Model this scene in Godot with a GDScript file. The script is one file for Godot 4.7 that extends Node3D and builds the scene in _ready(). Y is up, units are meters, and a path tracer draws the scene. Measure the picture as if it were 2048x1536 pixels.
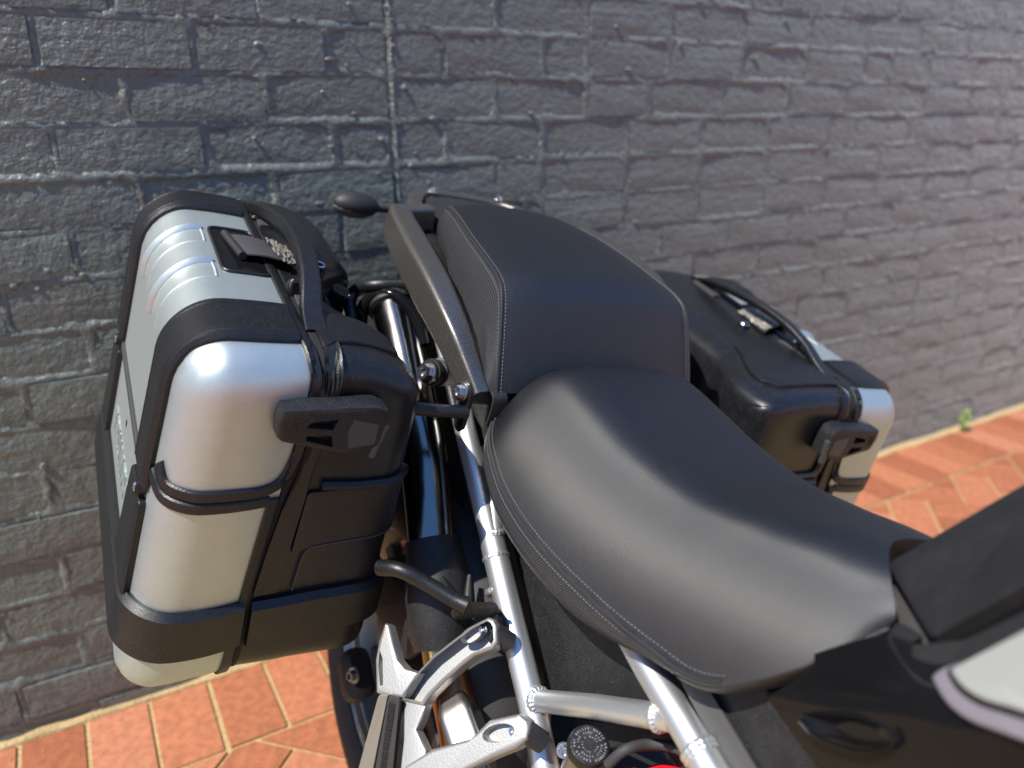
extends Node3D
# Motorcycle with two aluminium panniers parked on brick paving in front of a painted brick wall. Units are metres.

const BIKE := Basis(Vector3(0.8554, -0.1947, -0.48), Vector3(0.2728, 0.9571, 0.0979), Vector3(0.4404, -0.2147, 0.8718))          # columns: the motorcycle's left, up and forward axes as it leans on its side stand
const MID := Vector3(0.0577, 0.8884, -1.1895)          # a point of its centre plane, between the panniers
const WALL := Basis(Vector3(0.8678, 0, -0.497), Vector3(0, 1, 0), Vector3(0.497, 0, 0.8678))          # columns: along the wall, up, out of the wall
const WALL_AT := Vector3(-0.7711, 0, -1.3463)
var M := {}
var rng := RandomNumberGenerator.new()
var cam: Camera3D


# ---------- mesh building ----------
class Mb:
	var v := PackedVector3Array()
	var t := PackedInt32Array()
	var uv := PackedVector2Array()

	func grid(rows: Array, wrap := false, uvs := []) -> void:
		var b := v.size()
		var n: int = rows[0].size()
		for r in rows:
			v.append_array(r)
		for r in uvs:
			uv.append_array(r)
		for i in rows.size() - 1:
			for j in (n if wrap else n - 1):
				var p := b + i * n + j
				var q := b + i * n + (j + 1) % n
				t.append_array([p, q, p + n, q, q + n, p + n])

	func fan(ring: PackedVector3Array, turn := false) -> void:
		var b := v.size()
		var c := Vector3.ZERO
		for p in ring:
			c += p / ring.size()
		v.append_array(ring)
		v.append(c)
		var n := ring.size()
		for j in n:
			if turn:
				t.append_array([b + j, b + n, b + (j + 1) % n])
			else:
				t.append_array([b + j, b + (j + 1) % n, b + n])

	func add(o: Mb, x := Transform3D()) -> void:
		var b := v.size()
		for p in o.v:
			v.append(x * p)
		for i in o.t:
			t.append(b + i)
		uv.append_array(o.uv)

	func mirrored() -> Mb:
		var o := Mb.new()
		for p in v:
			o.v.append(Vector3(-p.x, p.y, p.z))
		for k in range(0, t.size(), 3):
			o.t.append_array([t[k], t[k + 2], t[k + 1]])
		o.uv = uv
		return o

	func volume() -> float:
		var c := Vector3.ZERO
		for p in v:
			c += p / v.size()
		var s := 0.0
		for k in range(0, t.size(), 3):
			s += (v[t[k]] - c).dot((v[t[k + 1]] - c).cross(v[t[k + 2]] - c))
		return s

	# normals are smoothed across edges that bend less than «crease» degrees; faces end up clockwise seen from outside
	func mesh(crease := 40.0) -> ArrayMesh:
		var flip := volume() > 0.0
		var n := t.size() / 3
		var ids := {}
		var id := PackedInt32Array()
		id.resize(v.size())
		for k in v.size():
			var key := Vector3i((v[k] * 20000.0).round())
			if not ids.has(key):
				ids[key] = ids.size()
			id[k] = ids[key]
		var around := []
		around.resize(ids.size())
		for k in around.size():
			around[k] = PackedInt32Array()
		var fn := PackedVector3Array()
		var un := PackedVector3Array()
		fn.resize(n)
		un.resize(n)
		for k in n:
			var a := t[3 * k]
			var b := t[3 * k + 1]
			var c := t[3 * k + 2]
			if flip:
				t[3 * k + 1] = c
				t[3 * k + 2] = b
				b = t[3 * k + 1]
				c = t[3 * k + 2]
			fn[k] = (v[c] - v[a]).cross(v[b] - v[a])
			un[k] = fn[k].normalized()
			if fn[k].length_squared() < 1e-22:
				continue
			around[id[a]].append(k)
			around[id[b]].append(k)
			around[id[c]].append(k)
		var cs := cos(deg_to_rad(crease))
		var ov := PackedVector3Array()
		var on := PackedVector3Array()
		var ou := PackedVector2Array()
		ov.resize(3 * n)
		on.resize(3 * n)
		if uv.size():
			ou.resize(3 * n)
		for k in n:
			for e in 3:
				var w := t[3 * k + e]
				var s := Vector3.ZERO
				for g in around[id[w]]:
					if un[g].dot(un[k]) > cs:
						s += fn[g]
				ov[3 * k + e] = v[w]
				on[3 * k + e] = s.normalized() if s.length_squared() > 0.0 else Vector3.UP
				if uv.size():
					ou[3 * k + e] = uv[w]
		var a := []
		a.resize(Mesh.ARRAY_MAX)
		a[Mesh.ARRAY_VERTEX] = ov
		a[Mesh.ARRAY_NORMAL] = on
		if uv.size():
			a[Mesh.ARRAY_TEX_UV] = ou
			var o2 := PackedVector2Array()
			for q in ou:
				o2.append(q / 0.4)
			a[Mesh.ARRAY_TEX_UV2] = o2
		var m := ArrayMesh.new()
		m.add_surface_from_arrays(Mesh.PRIMITIVE_TRIANGLES, a)
		return m


func spline(p: Array, per := 8, closed := false) -> PackedVector3Array:
	var out := PackedVector3Array()
	var n := p.size()
	for i in (n if closed else n - 1):
		var a: Vector3 = p[(i - 1 + n) % n] if closed or i > 0 else p[0] * 2.0 - p[1]
		var b: Vector3 = p[i]
		var c: Vector3 = p[(i + 1) % n]
		var d: Vector3 = p[(i + 2) % n] if closed or i + 2 < n else c * 2.0 - b
		for k in per:
			out.append(b.cubic_interpolate(c, a, d, float(k) / per))
	if not closed:
		out.append(p[n - 1])
	return out


# a polygon with rounded corners; radius may be one number or one per corner
func rounded(p: Array, radius, seg := 5, step := 0.0) -> PackedVector3Array:
	var out := PackedVector3Array()
	var n := p.size()
	for i in n:
		var c: Vector3 = p[i]
		var a: Vector3 = p[(i - 1 + n) % n]
		var b: Vector3 = p[(i + 1) % n]
		var r: float = radius[i] if radius is Array else radius
		r = minf(r, minf((a - c).length(), (b - c).length()) * 0.49)
		var from := c + (a - c).normalized() * r
		var to := c + (b - c).normalized() * r
		if r < 1e-5:
			out.append(c)
		else:
			for k in seg + 1:
				var u := float(k) / seg
				out.append(from.lerp(c, u).lerp(c.lerp(to, u), u))
	if step > 0.0:
		var fine := PackedVector3Array()
		for i in out.size():
			var a := out[i]
			var b := out[(i + 1) % out.size()]
			var m := maxi(1, ceili((b - a).length() / step))
			for k in m:
				fine.append(a.lerp(b, float(k) / m))
		return fine
	return out


func p2(a: Array) -> Array:
	return a.map(func(q): return Vector3(q.x, q.y, 0))


# a slab that follows a surface: f gives [point, normal] for a place on it
func panel(f: Callable, poly: PackedVector3Array, d0: float, d1: float, bev := 0.0015, rings := 8, mb: Mb = null) -> Mb:
	if mb == null:
		mb = Mb.new()
	var c := Vector3.ZERO
	var lo := poly[0]
	var hi := poly[0]
	for p in poly:
		lo = lo.min(p)
		hi = hi.max(p)
	c = (lo + hi) / 2.0
	var rows := []
	var shrink := func(k: float, d: float, cut: float):
		var r := PackedVector3Array()
		for p in poly:
			var q: Vector3 = p + (c - p).normalized() * cut
			q = q.lerp(c, k)
			var s: Array = f.call(Vector2(q.x, q.y))
			r.append(s[0] + s[1] * d)
		rows.append(r)
	shrink.call(0.0, d0, 0.0)
	shrink.call(0.0, d1 - bev, 0.0)
	shrink.call(0.0, d1 - bev * 0.3, bev * 0.3)
	for k in rings + 1:
		shrink.call(float(k) / (rings + 0.02), d1, bev)
	mb.grid(rows, true)
	return mb


# a strip that follows a path on such a surface
func ribbon(f: Callable, path: PackedVector3Array, w: float, d0: float, d1: float, bev := 0.0012, across := 3, mb: Mb = null) -> Mb:
	if mb == null:
		mb = Mb.new()
	var off := [-w / 2, -w / 2]
	var dep := [d0, d1 - bev]
	for k in across + 1:
		off.append(lerpf(-w / 2 + bev, w / 2 - bev, float(k) / across))
		dep.append(d1)
	off.append_array([w / 2, w / 2])
	dep.append_array([d1 - bev, d0])
	var rows := []
	for i in path.size():
		var tan := (path[mini(i + 1, path.size() - 1)] - path[maxi(i - 1, 0)]).normalized()
		var nrm := Vector3(-tan.y, tan.x, 0)
		var row := PackedVector3Array()
		for k in off.size():
			var q: Vector3 = path[i] + nrm * float(off[k])
			var s: Array = f.call(Vector2(q.x, q.y))
			row.append(s[0] + s[1] * float(dep[k]))
		rows.append(row)
	mb.grid(rows)
	mb.fan(rows[0])
	mb.fan(rows[-1], true)
	return mb


# sweeps a closed section (x across, y along «up») along a path
func sweep(path: PackedVector3Array, section: PackedVector3Array, up: Vector3, sizes := [], mb: Mb = null) -> Mb:
	if mb == null:
		mb = Mb.new()
	var rows := []
	var n := path.size()
	for i in n:
		var tan := (path[mini(i + 1, n - 1)] - path[maxi(i - 1, 0)]).normalized()
		var side := tan.cross(up).normalized()
		var u := side.cross(tan)
		var k := 1.0
		if sizes.size():
			var at := float(i) / (n - 1) * (sizes.size() - 1)
			k = lerpf(sizes[int(at)], sizes[mini(int(at) + 1, sizes.size() - 1)], at - int(at))
		var row := PackedVector3Array()
		for s in section:
			row.append(path[i] + (side * s.x + u * s.y) * k)
		rows.append(row)
	mb.grid(rows, true)
	mb.fan(rows[0], true)
	mb.fan(rows[-1])
	return mb


func circle(r: float, seg := 20) -> PackedVector3Array:
	var o := PackedVector3Array()
	for k in seg:
		o.append(Vector3(cos(TAU * k / seg), sin(TAU * k / seg), 0) * r)
	return o


func rect(w: float, h: float, r: float) -> PackedVector3Array:
	return rounded([Vector3(-w / 2, -h / 2, 0), Vector3(w / 2, -h / 2, 0), Vector3(w / 2, h / 2, 0), Vector3(-w / 2, h / 2, 0)], r, 4)


func tube(path, r: float, seg := 22, sizes := [], mb: Mb = null) -> Mb:
	var p: PackedVector3Array = path if path is PackedVector3Array else PackedVector3Array(path)
	var t: Vector3 = (p[-1] - p[0]).normalized()
	var up := Vector3.UP if absf(t.y) < 0.8 else Vector3.RIGHT
	return sweep(p, circle(r, seg), up, sizes, mb)


# turns a profile of (radius, height) round an axis
func lathe(profile: Array, at: Vector3, axis: Vector3, seg := 28, mb: Mb = null) -> Mb:
	if mb == null:
		mb = Mb.new()
	var z := axis.normalized()
	var x := z.cross(Vector3.UP if absf(z.y) < 0.9 else Vector3.RIGHT).normalized()
	var y := z.cross(x)
	var rows := []
	for p in profile:
		var row := PackedVector3Array()
		for k in seg:
			row.append(at + (x * cos(TAU * k / seg) + y * sin(TAU * k / seg)) * p.x + z * p.y)
		rows.append(row)
	mb.grid(rows, true)
	return mb


# a slab over any nearly flat outline in space: bevelled rim, optional dome, thickness downwards along -nrm
func slab(pts: PackedVector3Array, nrm: Vector3, th: float, bev := 0.003, dome := 0.0, rings := 5, mb: Mb = null) -> Mb:
	if mb == null:
		mb = Mb.new()
	var c := Vector3.ZERO
	for p in pts:
		c += p / pts.size()
	var rows := []
	var ring := func(k: float, cut: float, d: float):
		var r := PackedVector3Array()
		for p in pts:
			r.append((p + (c - p).normalized() * cut).lerp(c, k) + nrm * d)
		rows.append(r)
	ring.call(0.999, 0.0, -th)
	ring.call(0.0, 0.0, -th)
	ring.call(0.0, 0.0, -bev)
	ring.call(0.0, bev * 0.3, -bev * 0.3)
	for k in rings + 1:
		var u := float(k) / rings
		ring.call(u * 0.999, bev, dome * (1.0 - (1.0 - u) * (1.0 - u)))
	mb.grid(rows, true)
	return mb


# a bevelled plate of any outline, with pockets sunk into its face; flat coordinates are mapped by «x» (third axis = face normal)
func plate(outline: Array, pockets: Array, x: Transform3D, th: float, bev := 0.003, depth := 0.008, mb: Mb = null) -> Mb:
	if mb == null:
		mb = Mb.new()
	var o := PackedVector2Array()
	for p in outline:
		o.append(Vector2(p.x, p.y))
	if Geometry2D.is_polygon_clockwise(o):
		o.reverse()
	var n := o.size()
	var ins := PackedVector2Array()
	var mid := PackedVector2Array()
	for i in n:
		var e1 := (o[i] - o[(i - 1 + n) % n]).normalized()
		var e2 := (o[(i + 1) % n] - o[i]).normalized()
		var m := Vector2(-e1.y - e2.y, e1.x + e2.x)
		m = m.normalized() / maxf(0.5, sqrt((1.0 + e1.dot(e2)) / 2.0))
		ins.append(o[i] + m * bev)
		mid.append(o[i] + m * bev * 0.3)
	var lift := func(q: PackedVector2Array, z: float) -> PackedVector3Array:
		var r := PackedVector3Array()
		for p in q:
			r.append(x * Vector3(p.x, p.y, z))
		return r
	mb.grid([lift.call(o, -th), lift.call(o, -bev), lift.call(mid, -bev * 0.3), lift.call(ins, 0.0)], true)
	var face := ins.duplicate()
	for h in pockets:
		var q := PackedVector2Array()
		for p in h:
			q.append(Vector2(p.x, p.y))
		if not Geometry2D.is_polygon_clockwise(q):
			q.reverse()
		var bi := 0
		var bj := 0
		var best := 1e9
		for i in face.size():
			for j in q.size():
				var dd := face[i].distance_squared_to(q[j])
				if dd < best:
					best = dd
					bi = i
					bj = j
		var joined := PackedVector2Array()
		for i in bi + 1:
			joined.append(face[i])
		for j in q.size() + 1:
			joined.append(q[(bj + j) % q.size()])
		# the cut back out runs a hair beside the cut in: the triangulation refuses doubled points
		var gap := (q[bj] - face[bi]).orthogonal().normalized() * 2e-5
		joined[joined.size() - 1] += gap
		for i in range(bi, face.size()):
			joined.append(face[i] + (gap if i == bi else Vector2.ZERO))
		face = joined
		var small := PackedVector2Array()
		var cq := Vector2.ZERO
		for p in q:
			cq += p / q.size()
		for p in q:
			small.append(p.lerp(cq, 0.12))
		mb.grid([lift.call(q, 0.0), lift.call(small, -depth)], true)
		var fl := Geometry2D.triangulate_polygon(small)
		_cap(mb, lift.call(small, -depth), fl, true)
	_cap(mb, lift.call(face, 0.0), Geometry2D.triangulate_polygon(face), false)
	_cap(mb, lift.call(o, -th), Geometry2D.triangulate_polygon(o), false, true)
	return mb


func _cap(mb: Mb, pts: PackedVector3Array, tri: PackedInt32Array, _pocket: bool, back := false) -> void:
	if tri.is_empty():
		return
	var b := mb.v.size()
	mb.v.append_array(pts)
	# make every cap agree with the side walls, which run counter-clockwise outlines from low to high
	for k in range(0, tri.size(), 3):
		var i := tri[k]
		var j := tri[k + 1]
		var l := tri[k + 2]
		mb.t.append_array([b + i, b + l, b + j] if back else [b + i, b + j, b + l])


func ball(at: Vector3, r: Vector3, seg := 16, mb: Mb = null) -> Mb:
	if mb == null:
		mb = Mb.new()
	var rows := []
	for i in seg / 2 + 1:
		var row := PackedVector3Array()
		var a := PI * i / (seg / 2)
		for k in seg:
			row.append(at + Vector3(sin(a) * cos(TAU * k / seg), cos(a), sin(a) * sin(TAU * k / seg)) * r)
		rows.append(row)
	mb.grid(rows, true)
	return mb


func box(at: Vector3, size: Vector3, r := 0.004, mb: Mb = null, b := Basis.IDENTITY) -> Mb:
	if mb == null:
		mb = Mb.new()
	var s := rect(size.x, size.z, minf(r * 2.0, minf(size.x, size.z) * 0.45))
	var rows := []
	for e in [[0.002, -1.0, 0.0], [1.0, -1.0, r], [1.0, -1.0, 0.0], [1.0, 1.0, 0.0], [1.0, 1.0, r], [0.002, 1.0, 0.0]]:
		var row := PackedVector3Array()
		for p in s:
			var q := Vector3(p.x, 0, p.y)
			if e[2] > 0.0:
				q -= q.normalized() * r
			q *= float(e[0])
			q.y = e[1] * (size.y / 2 - (r if e[2] == 0.0 and e[0] == 1.0 else 0.0))
			row.append(at + b * q)
		rows.append(row)
	mb.grid(rows, true)
	return mb


# a hexagon-headed bolt with its washer, looking along «axis»
func bolt(at: Vector3, axis: Vector3, r: float, mb: Mb = null) -> Mb:
	mb = lathe([Vector2(0.0002, 0), Vector2(r, 0), Vector2(r, r * 0.18), Vector2(r * 0.95, r * 0.25), Vector2(r * 0.62, r * 0.25)], at, axis, 24, mb)
	lathe([Vector2(r * 0.66, r * 0.2), Vector2(r * 0.66, r * 0.75), Vector2(r * 0.58, r * 0.85), Vector2(r * 0.4, r * 0.85), Vector2(r * 0.34, r * 0.5), Vector2(0.0002, r * 0.45)], at, axis, 6, mb)
	return mb


# ---------- nodes ----------
func numbered(parent: Node, called: String) -> String:
	if not parent.has_node(called):
		return called
	var k := 1
	while parent.has_node("%s_%03d" % [called, k]):
		k += 1
	return "%s_%03d" % [called, k]


func put(called: String, what, mat: Material, parent: Node = self, crease := 40.0) -> MeshInstance3D:
	var o := MeshInstance3D.new()
	o.name = numbered(parent, called)
	var mesh: Mesh
	if what is Mb:
		var mb: Mb = what
		if parent.has_meta("away"):
			var moved := Mb.new()
			moved.add(mb, Transform3D(Basis(), -parent.get_meta("away")))
			mb = moved
		if parent.has_meta("mirror"):
			mb = mb.mirrored()
		mesh = mb.mesh(crease)
	else:
		mesh = what
	o.mesh = mesh
	o.material_override = mat
	o.cast_shadow = GeometryInstance3D.SHADOW_CASTING_SETTING_ON
	for k in ["away", "mirror"]:
		if parent.has_meta(k):
			o.set_meta(k, parent.get_meta(k))
	parent.add_child(o, true)
	return o


func root(called: String, label: String, category: String, x: Transform3D) -> Node3D:
	var o := Node3D.new()
	o.name = numbered(self, called)
	o.transform = x
	o.set_meta("label", label)
	o.set_meta("category", category)
	add_child(o, true)
	return o


# ---------- materials ----------
func lin(r: float, g: float, b: float) -> Color:
	return Color(r, g, b).linear_to_srgb()


func noise_tex(size: int, freq: float, octaves := 4, seed_ := 1, type := FastNoiseLite.TYPE_SIMPLEX_SMOOTH, ramp: Gradient = null) -> NoiseTexture2D:
	var n := FastNoiseLite.new()
	n.noise_type = type
	n.seed = seed_
	n.frequency = freq
	n.fractal_octaves = octaves
	var t := NoiseTexture2D.new()
	t.width = size
	t.height = size
	t.seamless = true
	t.noise = n
	if ramp:
		t.color_ramp = ramp
	return t


func ramp(stops: Array) -> Gradient:
	var g := Gradient.new()
	g.offsets = PackedFloat32Array(stops.map(func(s): return s[0]))
	g.colors = PackedColorArray(stops.map(func(s): return s[1]))
	return g


func grey(v: float) -> Color:
	return Color(v, v, v)


func mat(color: Color, rough: float, metal := 0.0) -> StandardMaterial3D:
	var m := StandardMaterial3D.new()
	m.albedo_color = color
	m.roughness = rough
	m.metallic = metal
	return m


func relief(m: StandardMaterial3D, t: Texture2D, cm: float, scale := 0.0, world := false) -> StandardMaterial3D:
	m.heightmap_enabled = true
	m.heightmap_texture = t
	m.heightmap_scale = cm
	if scale > 0.0:
		m.uv1_triplanar = true
		m.uv1_scale = Vector3.ONE * scale
		m.uv1_world_triplanar = world
	return m


# fine specks of dust and pale scuffs on a surface of one colour (white texture, multiplied by the albedo)
func dust_tex(base: float, specks: int, seed_: int, scratches := 0, vary := 0.22, fleck := 0.05) -> ImageTexture:
	var cells := PackedFloat32Array()
	cells.resize(342 * 342)
	var r := RandomNumberGenerator.new()
	r.seed = seed_
	var s := 1024
	var im := Image.create(s, s, false, Image.FORMAT_RGB8)
	var n := FastNoiseLite.new()
	n.seed = seed_
	n.frequency = 0.012
	n.fractal_octaves = 5
	for y in s:
		for x in s:
			# fold so that the tile repeats
			var fx := absf(float(x) / s * 2.0 - 1.0)
			var fy := absf(float(y) / s * 2.0 - 1.0)
			if x % 3 == 0 and y % 3 == 0:
				cells[(y / 3) * 342 + x / 3] = r.randf()
			var k := base * (1.0 + vary * n.get_noise_2d(fx * 512.0, fy * 512.0) + fleck * (cells[(y / 3) * 342 + x / 3] - 0.5))
			im.set_pixel(x, y, Color(k, k, k * 1.02))
	for i in specks:
		var x := r.randi_range(1, s - 3)
		var y := r.randi_range(1, s - 3)
		var k := base + (1.0 - base) * pow(r.randf(), 1.5)
		var big := 3 if r.randf() < 0.25 else 2
		for dy in big:
			for dx in big:
				if x + dx < s and y + dy < s and not (big == 3 and dx != 1 and dy != 1):
					im.set_pixel(x + dx, y + dy, Color(k, k, k))
	for i in scratches:
		var p := Vector2(r.randf(), r.randf()) * s
		var dir := Vector2.from_angle(r.randf() * TAU)
		var bend := r.randf_range(-0.02, 0.02)
		for k in r.randi_range(20, 110):
			p += dir
			dir = dir.rotated(bend + r.randf_range(-0.05, 0.05))
			var q := Vector2i(posmod(int(p.x), s), posmod(int(p.y), s))
			var c := base + (1.0 - base) * r.randf_range(0.06, 0.28)
			im.set_pixel(q.x, q.y, Color(c, c, c))
	return ImageTexture.create_from_image(im)


# a woven or studded relief: one tile of n x n bumps, every other row shifted
func weave_tex(n: int, kind: int, floor_ := -1.0) -> ImageTexture:
	var s := 256
	var im := Image.create(s, s, false, Image.FORMAT_RGB8)
	for y in s:
		for x in s:
			var u := float(x) / s * n
			var v := float(y) / s * n
			if kind == 1 and int(floor(v)) % 2 == 1:
				u += 0.5
			var a := fposmod(u, 1.0) - 0.5
			var b := fposmod(v, 1.0) - 0.5
			var h := 0.0
			if kind == 0:
				h = 0.5 + 0.25 * cos(TAU * u) + 0.25 * cos(TAU * v)
			elif kind == 1:
				h = clampf(1.0 - sqrt(a * a * 2.2 + b * b * 5.0) * 1.6, 0.0, 1.0)
			else:
				h = clampf(1.2 - 2.6 * (absf(a) + absf(b)), 0.0, 1.0)
			if floor_ >= 0.0:
				h = lerpf(floor_, 1.0, h)
			im.set_pixel(x, y, Color(h, h, h))
	return ImageTexture.create_from_image(im)


func make_materials() -> void:
	var grain := noise_tex(1024, 0.20, 2, 3)
	var dusty := dust_tex(0.24, 2600, 11, 60, 0.22, 0.75)
	var clean := dust_tex(0.28, 500, 12, 24, 0.22, 0.4)

	var m := mat(lin(0.13, 0.135, 0.150), 0.40)
	m.albedo_texture = dusty
	m.metallic_specular = 0.48
	M.plastic = relief(m, grain, 0.045, 3.0)
	m = mat(lin(0.17, 0.175, 0.20), 0.33)
	m.albedo_texture = dusty
	m.metallic_specular = 0.45
	M.smooth = relief(m, grain, 0.012, 3.0)
	m = mat(lin(0.22, 0.22, 0.228), 0.52)
	m.albedo_texture = dusty
	m.metallic_specular = 0.45
	M.coarse = relief(m, grain, 0.06, 3.0)
	m = mat(lin(0.20, 0.20, 0.21), 0.55)
	m.albedo_texture = clean
	M.pad = relief(m, grain, 0.006, 3.0)
	M.trim = mat(lin(0.05, 0.048, 0.046), 0.5)
	M.dark = mat(lin(0.012, 0.012, 0.013), 0.6)
	M.gap = mat(lin(0.006, 0.006, 0.007), 0.8)
	M.rubber = relief(mat(lin(0.028, 0.028, 0.029), 0.7), grain, 0.02, 3.0)
	M.gloss = mat(lin(0.006, 0.006, 0.007), 0.10)
	M.gloss.metallic_specular = 0.30
	M.paint = mat(lin(0.27, 0.285, 0.27), 0.3)
	M.lilac = mat(lin(0.165, 0.155, 0.178), 0.35)
	m = mat(lin(0.56, 0.625, 0.585), 0.46, 0.76)
	m.albedo_texture = dust_tex(0.90, 260, 17, 260, 0.015)
	m.roughness_texture = noise_tex(512, 0.03, 5, 9, FastNoiseLite.TYPE_SIMPLEX_SMOOTH, ramp([[0.0, grey(0.90)], [1.0, grey(1.0)]]))
	M.aluminium = relief(m, noise_tex(512, 0.3, 2, 14), 0.0009, 3.0)
	m = mat(lin(0.66, 0.69, 0.70), 0.41, 0.9)
	M.tube = relief(m, noise_tex(512, 0.25, 2, 15), 0.0022, 10.0)
	m = mat(lin(0.36, 0.36, 0.345), 0.52, 0.82)
	M.cast = relief(m, noise_tex(512, 0.16, 3, 16), 0.03, 5.0)
	m = mat(lin(0.24, 0.225, 0.21), 0.22, 1.0)
	m.roughness_texture = noise_tex(256, 0.03, 4, 22, FastNoiseLite.TYPE_SIMPLEX_SMOOTH, ramp([[0.0, grey(0.6)], [1.0, grey(1.0)]]))
	m.uv1_triplanar = true
	m.uv1_scale = Vector3.ONE * 6.0
	M.steel = m
	M.gold = mat(lin(0.50, 0.36, 0.14), 0.24, 1.0)
	M.bronze = mat(lin(0.42, 0.22, 0.11), 0.34, 1.0)
	M.brushed = relief(mat(lin(0.27, 0.255, 0.235), 0.34, 0.95), noise_tex(256, 0.2, 2, 18), 0.003, 10.0)
	M.chrome = mat(lin(0.7, 0.7, 0.7), 0.15, 1.0)
	M.bolt = mat(lin(0.5, 0.5, 0.52), 0.28, 1.0)
	m = mat(lin(0.25, 0.232, 0.212), 0.38, 0.8)
	m.albedo_texture = noise_tex(512, 0.35, 2, 19, FastNoiseLite.TYPE_SIMPLEX_SMOOTH, ramp([[0.3, grey(0.55)], [0.7, grey(1.0)]]))
	M.rail = relief(m, noise_tex(512, 0.3, 2, 20), 0.02, 3.0)
	M.red = mat(lin(0.62, 0.01, 0.02), 0.3)
	M.film = mat(lin(0.5, 0.46, 0.38), 0.35)
	M.film.albedo_texture = noise_tex(128, 0.06, 3, 21, FastNoiseLite.TYPE_CELLULAR, ramp([[0.0, grey(0.3)], [1.0, grey(1.0)]]))
	M.webbing = relief(mat(lin(0.035, 0.034, 0.036), 0.7), weave_tex(8, 0), 0.01, 60.0)
	M.print = mat(lin(0.32, 0.32, 0.32), 0.5)
	# seat covers: texture coordinates are metres along the cover
	var worn := dust_tex(0.34, 1100, 13, 200, 0.22, 0.3)
	m = mat(lin(0.075, 0.079, 0.092), 0.37)
	m.metallic_specular = 0.60
	m.heightmap_enabled = true
	m.heightmap_texture = weave_tex(8, 0)
	m.heightmap_scale = 0.042
	m.albedo_texture = weave_tex(8, 0, 0.55)
	m.uv1_scale = Vector3.ONE / 0.0150
	m.detail_enabled = true
	m.detail_blend_mode = BaseMaterial3D.BLEND_MODE_MUL
	m.detail_albedo = worn
	m.detail_uv_layer = BaseMaterial3D.DETAIL_UV_2
	M.seat = m
	m = mat(lin(0.100, 0.103, 0.114), 0.46)
	m.heightmap_enabled = true
	m.heightmap_texture = weave_tex(8, 1)
	m.heightmap_scale = 0.14
	m.albedo_texture = weave_tex(8, 1, 0.45)
	m.uv1_scale = Vector3.ONE / 0.0264
	M.seat_side = m
	M.thread = mat(lin(0.07, 0.071, 0.075), 0.6)
	m = mat(lin(0.05, 0.05, 0.05), 0.4)
	m.heightmap_enabled = true
	m.heightmap_texture = weave_tex(8, 2)
	m.heightmap_scale = 0.06
	m.uv1_triplanar = true
	m.uv1_scale = Vector3.ONE * 48.0
	M.mesh_grille = m
	# the wall's paint, rolled thickly over brick and mortar
	var paint_relief := noise_tex(1024, 0.022, 7, 31, FastNoiseLite.TYPE_PERLIN)
	(paint_relief.noise as FastNoiseLite).fractal_gain = 0.68
	m = mat(lin(0.087, 0.103, 0.085), 0.46)
	m.metallic_specular = 0.7
	m.rim_enabled = true
	m.rim = 1.0
	m.rim_tint = 0.0
	m.albedo_texture = noise_tex(512, 0.012, 5, 32, FastNoiseLite.TYPE_SIMPLEX_SMOOTH, ramp([[0.0, grey(0.80)], [1.0, grey(1.0)]]))
	M.wall = relief(m, paint_relief, 0.55, 2.3, true)
	# paving
	var chips := [dust_tex(0.80, 260, 61, 14, 0.16, 0.16), dust_tex(0.80, 380, 62, 8, 0.16, 0.16)]
	for k in 4:
		var tone: Color = [lin(0.47, 0.160, 0.066), lin(0.54, 0.195, 0.086), lin(0.40, 0.126, 0.050), lin(0.57, 0.220, 0.108)][k]
		m = mat(tone, 0.72)
		m.albedo_texture = chips[k % 2]
		M["paver%d" % k] = relief(m, grain, 0.05, 3.0, true)
	m = mat(lin(0.58, 0.42, 0.20), 0.9)
	m.albedo_texture = noise_tex(512, 0.05, 6, 50, FastNoiseLite.TYPE_SIMPLEX_SMOOTH, ramp([[0.0, grey(0.65)], [1.0, grey(1.0)]]))
	M.sand = relief(m, noise_tex(512, 0.06, 5, 51), 0.25, 5.0, true)
	m = mat(lin(0.45, 0.15, 0.075), 0.8)
	m.albedo_texture = noise_tex(512, 0.02, 6, 52, FastNoiseLite.TYPE_SIMPLEX_SMOOTH, ramp([[0.0, grey(0.7)], [1.0, grey(1.0)]]))
	M.ground = relief(m, noise_tex(512, 0.06, 5, 53), 0.2, 2.0, true)
	m = mat(lin(0.26, 0.42, 0.05), 0.5)
	m.backlight_enabled = true
	m.backlight = lin(0.25, 0.4, 0.05)
	M.leaf = m


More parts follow.
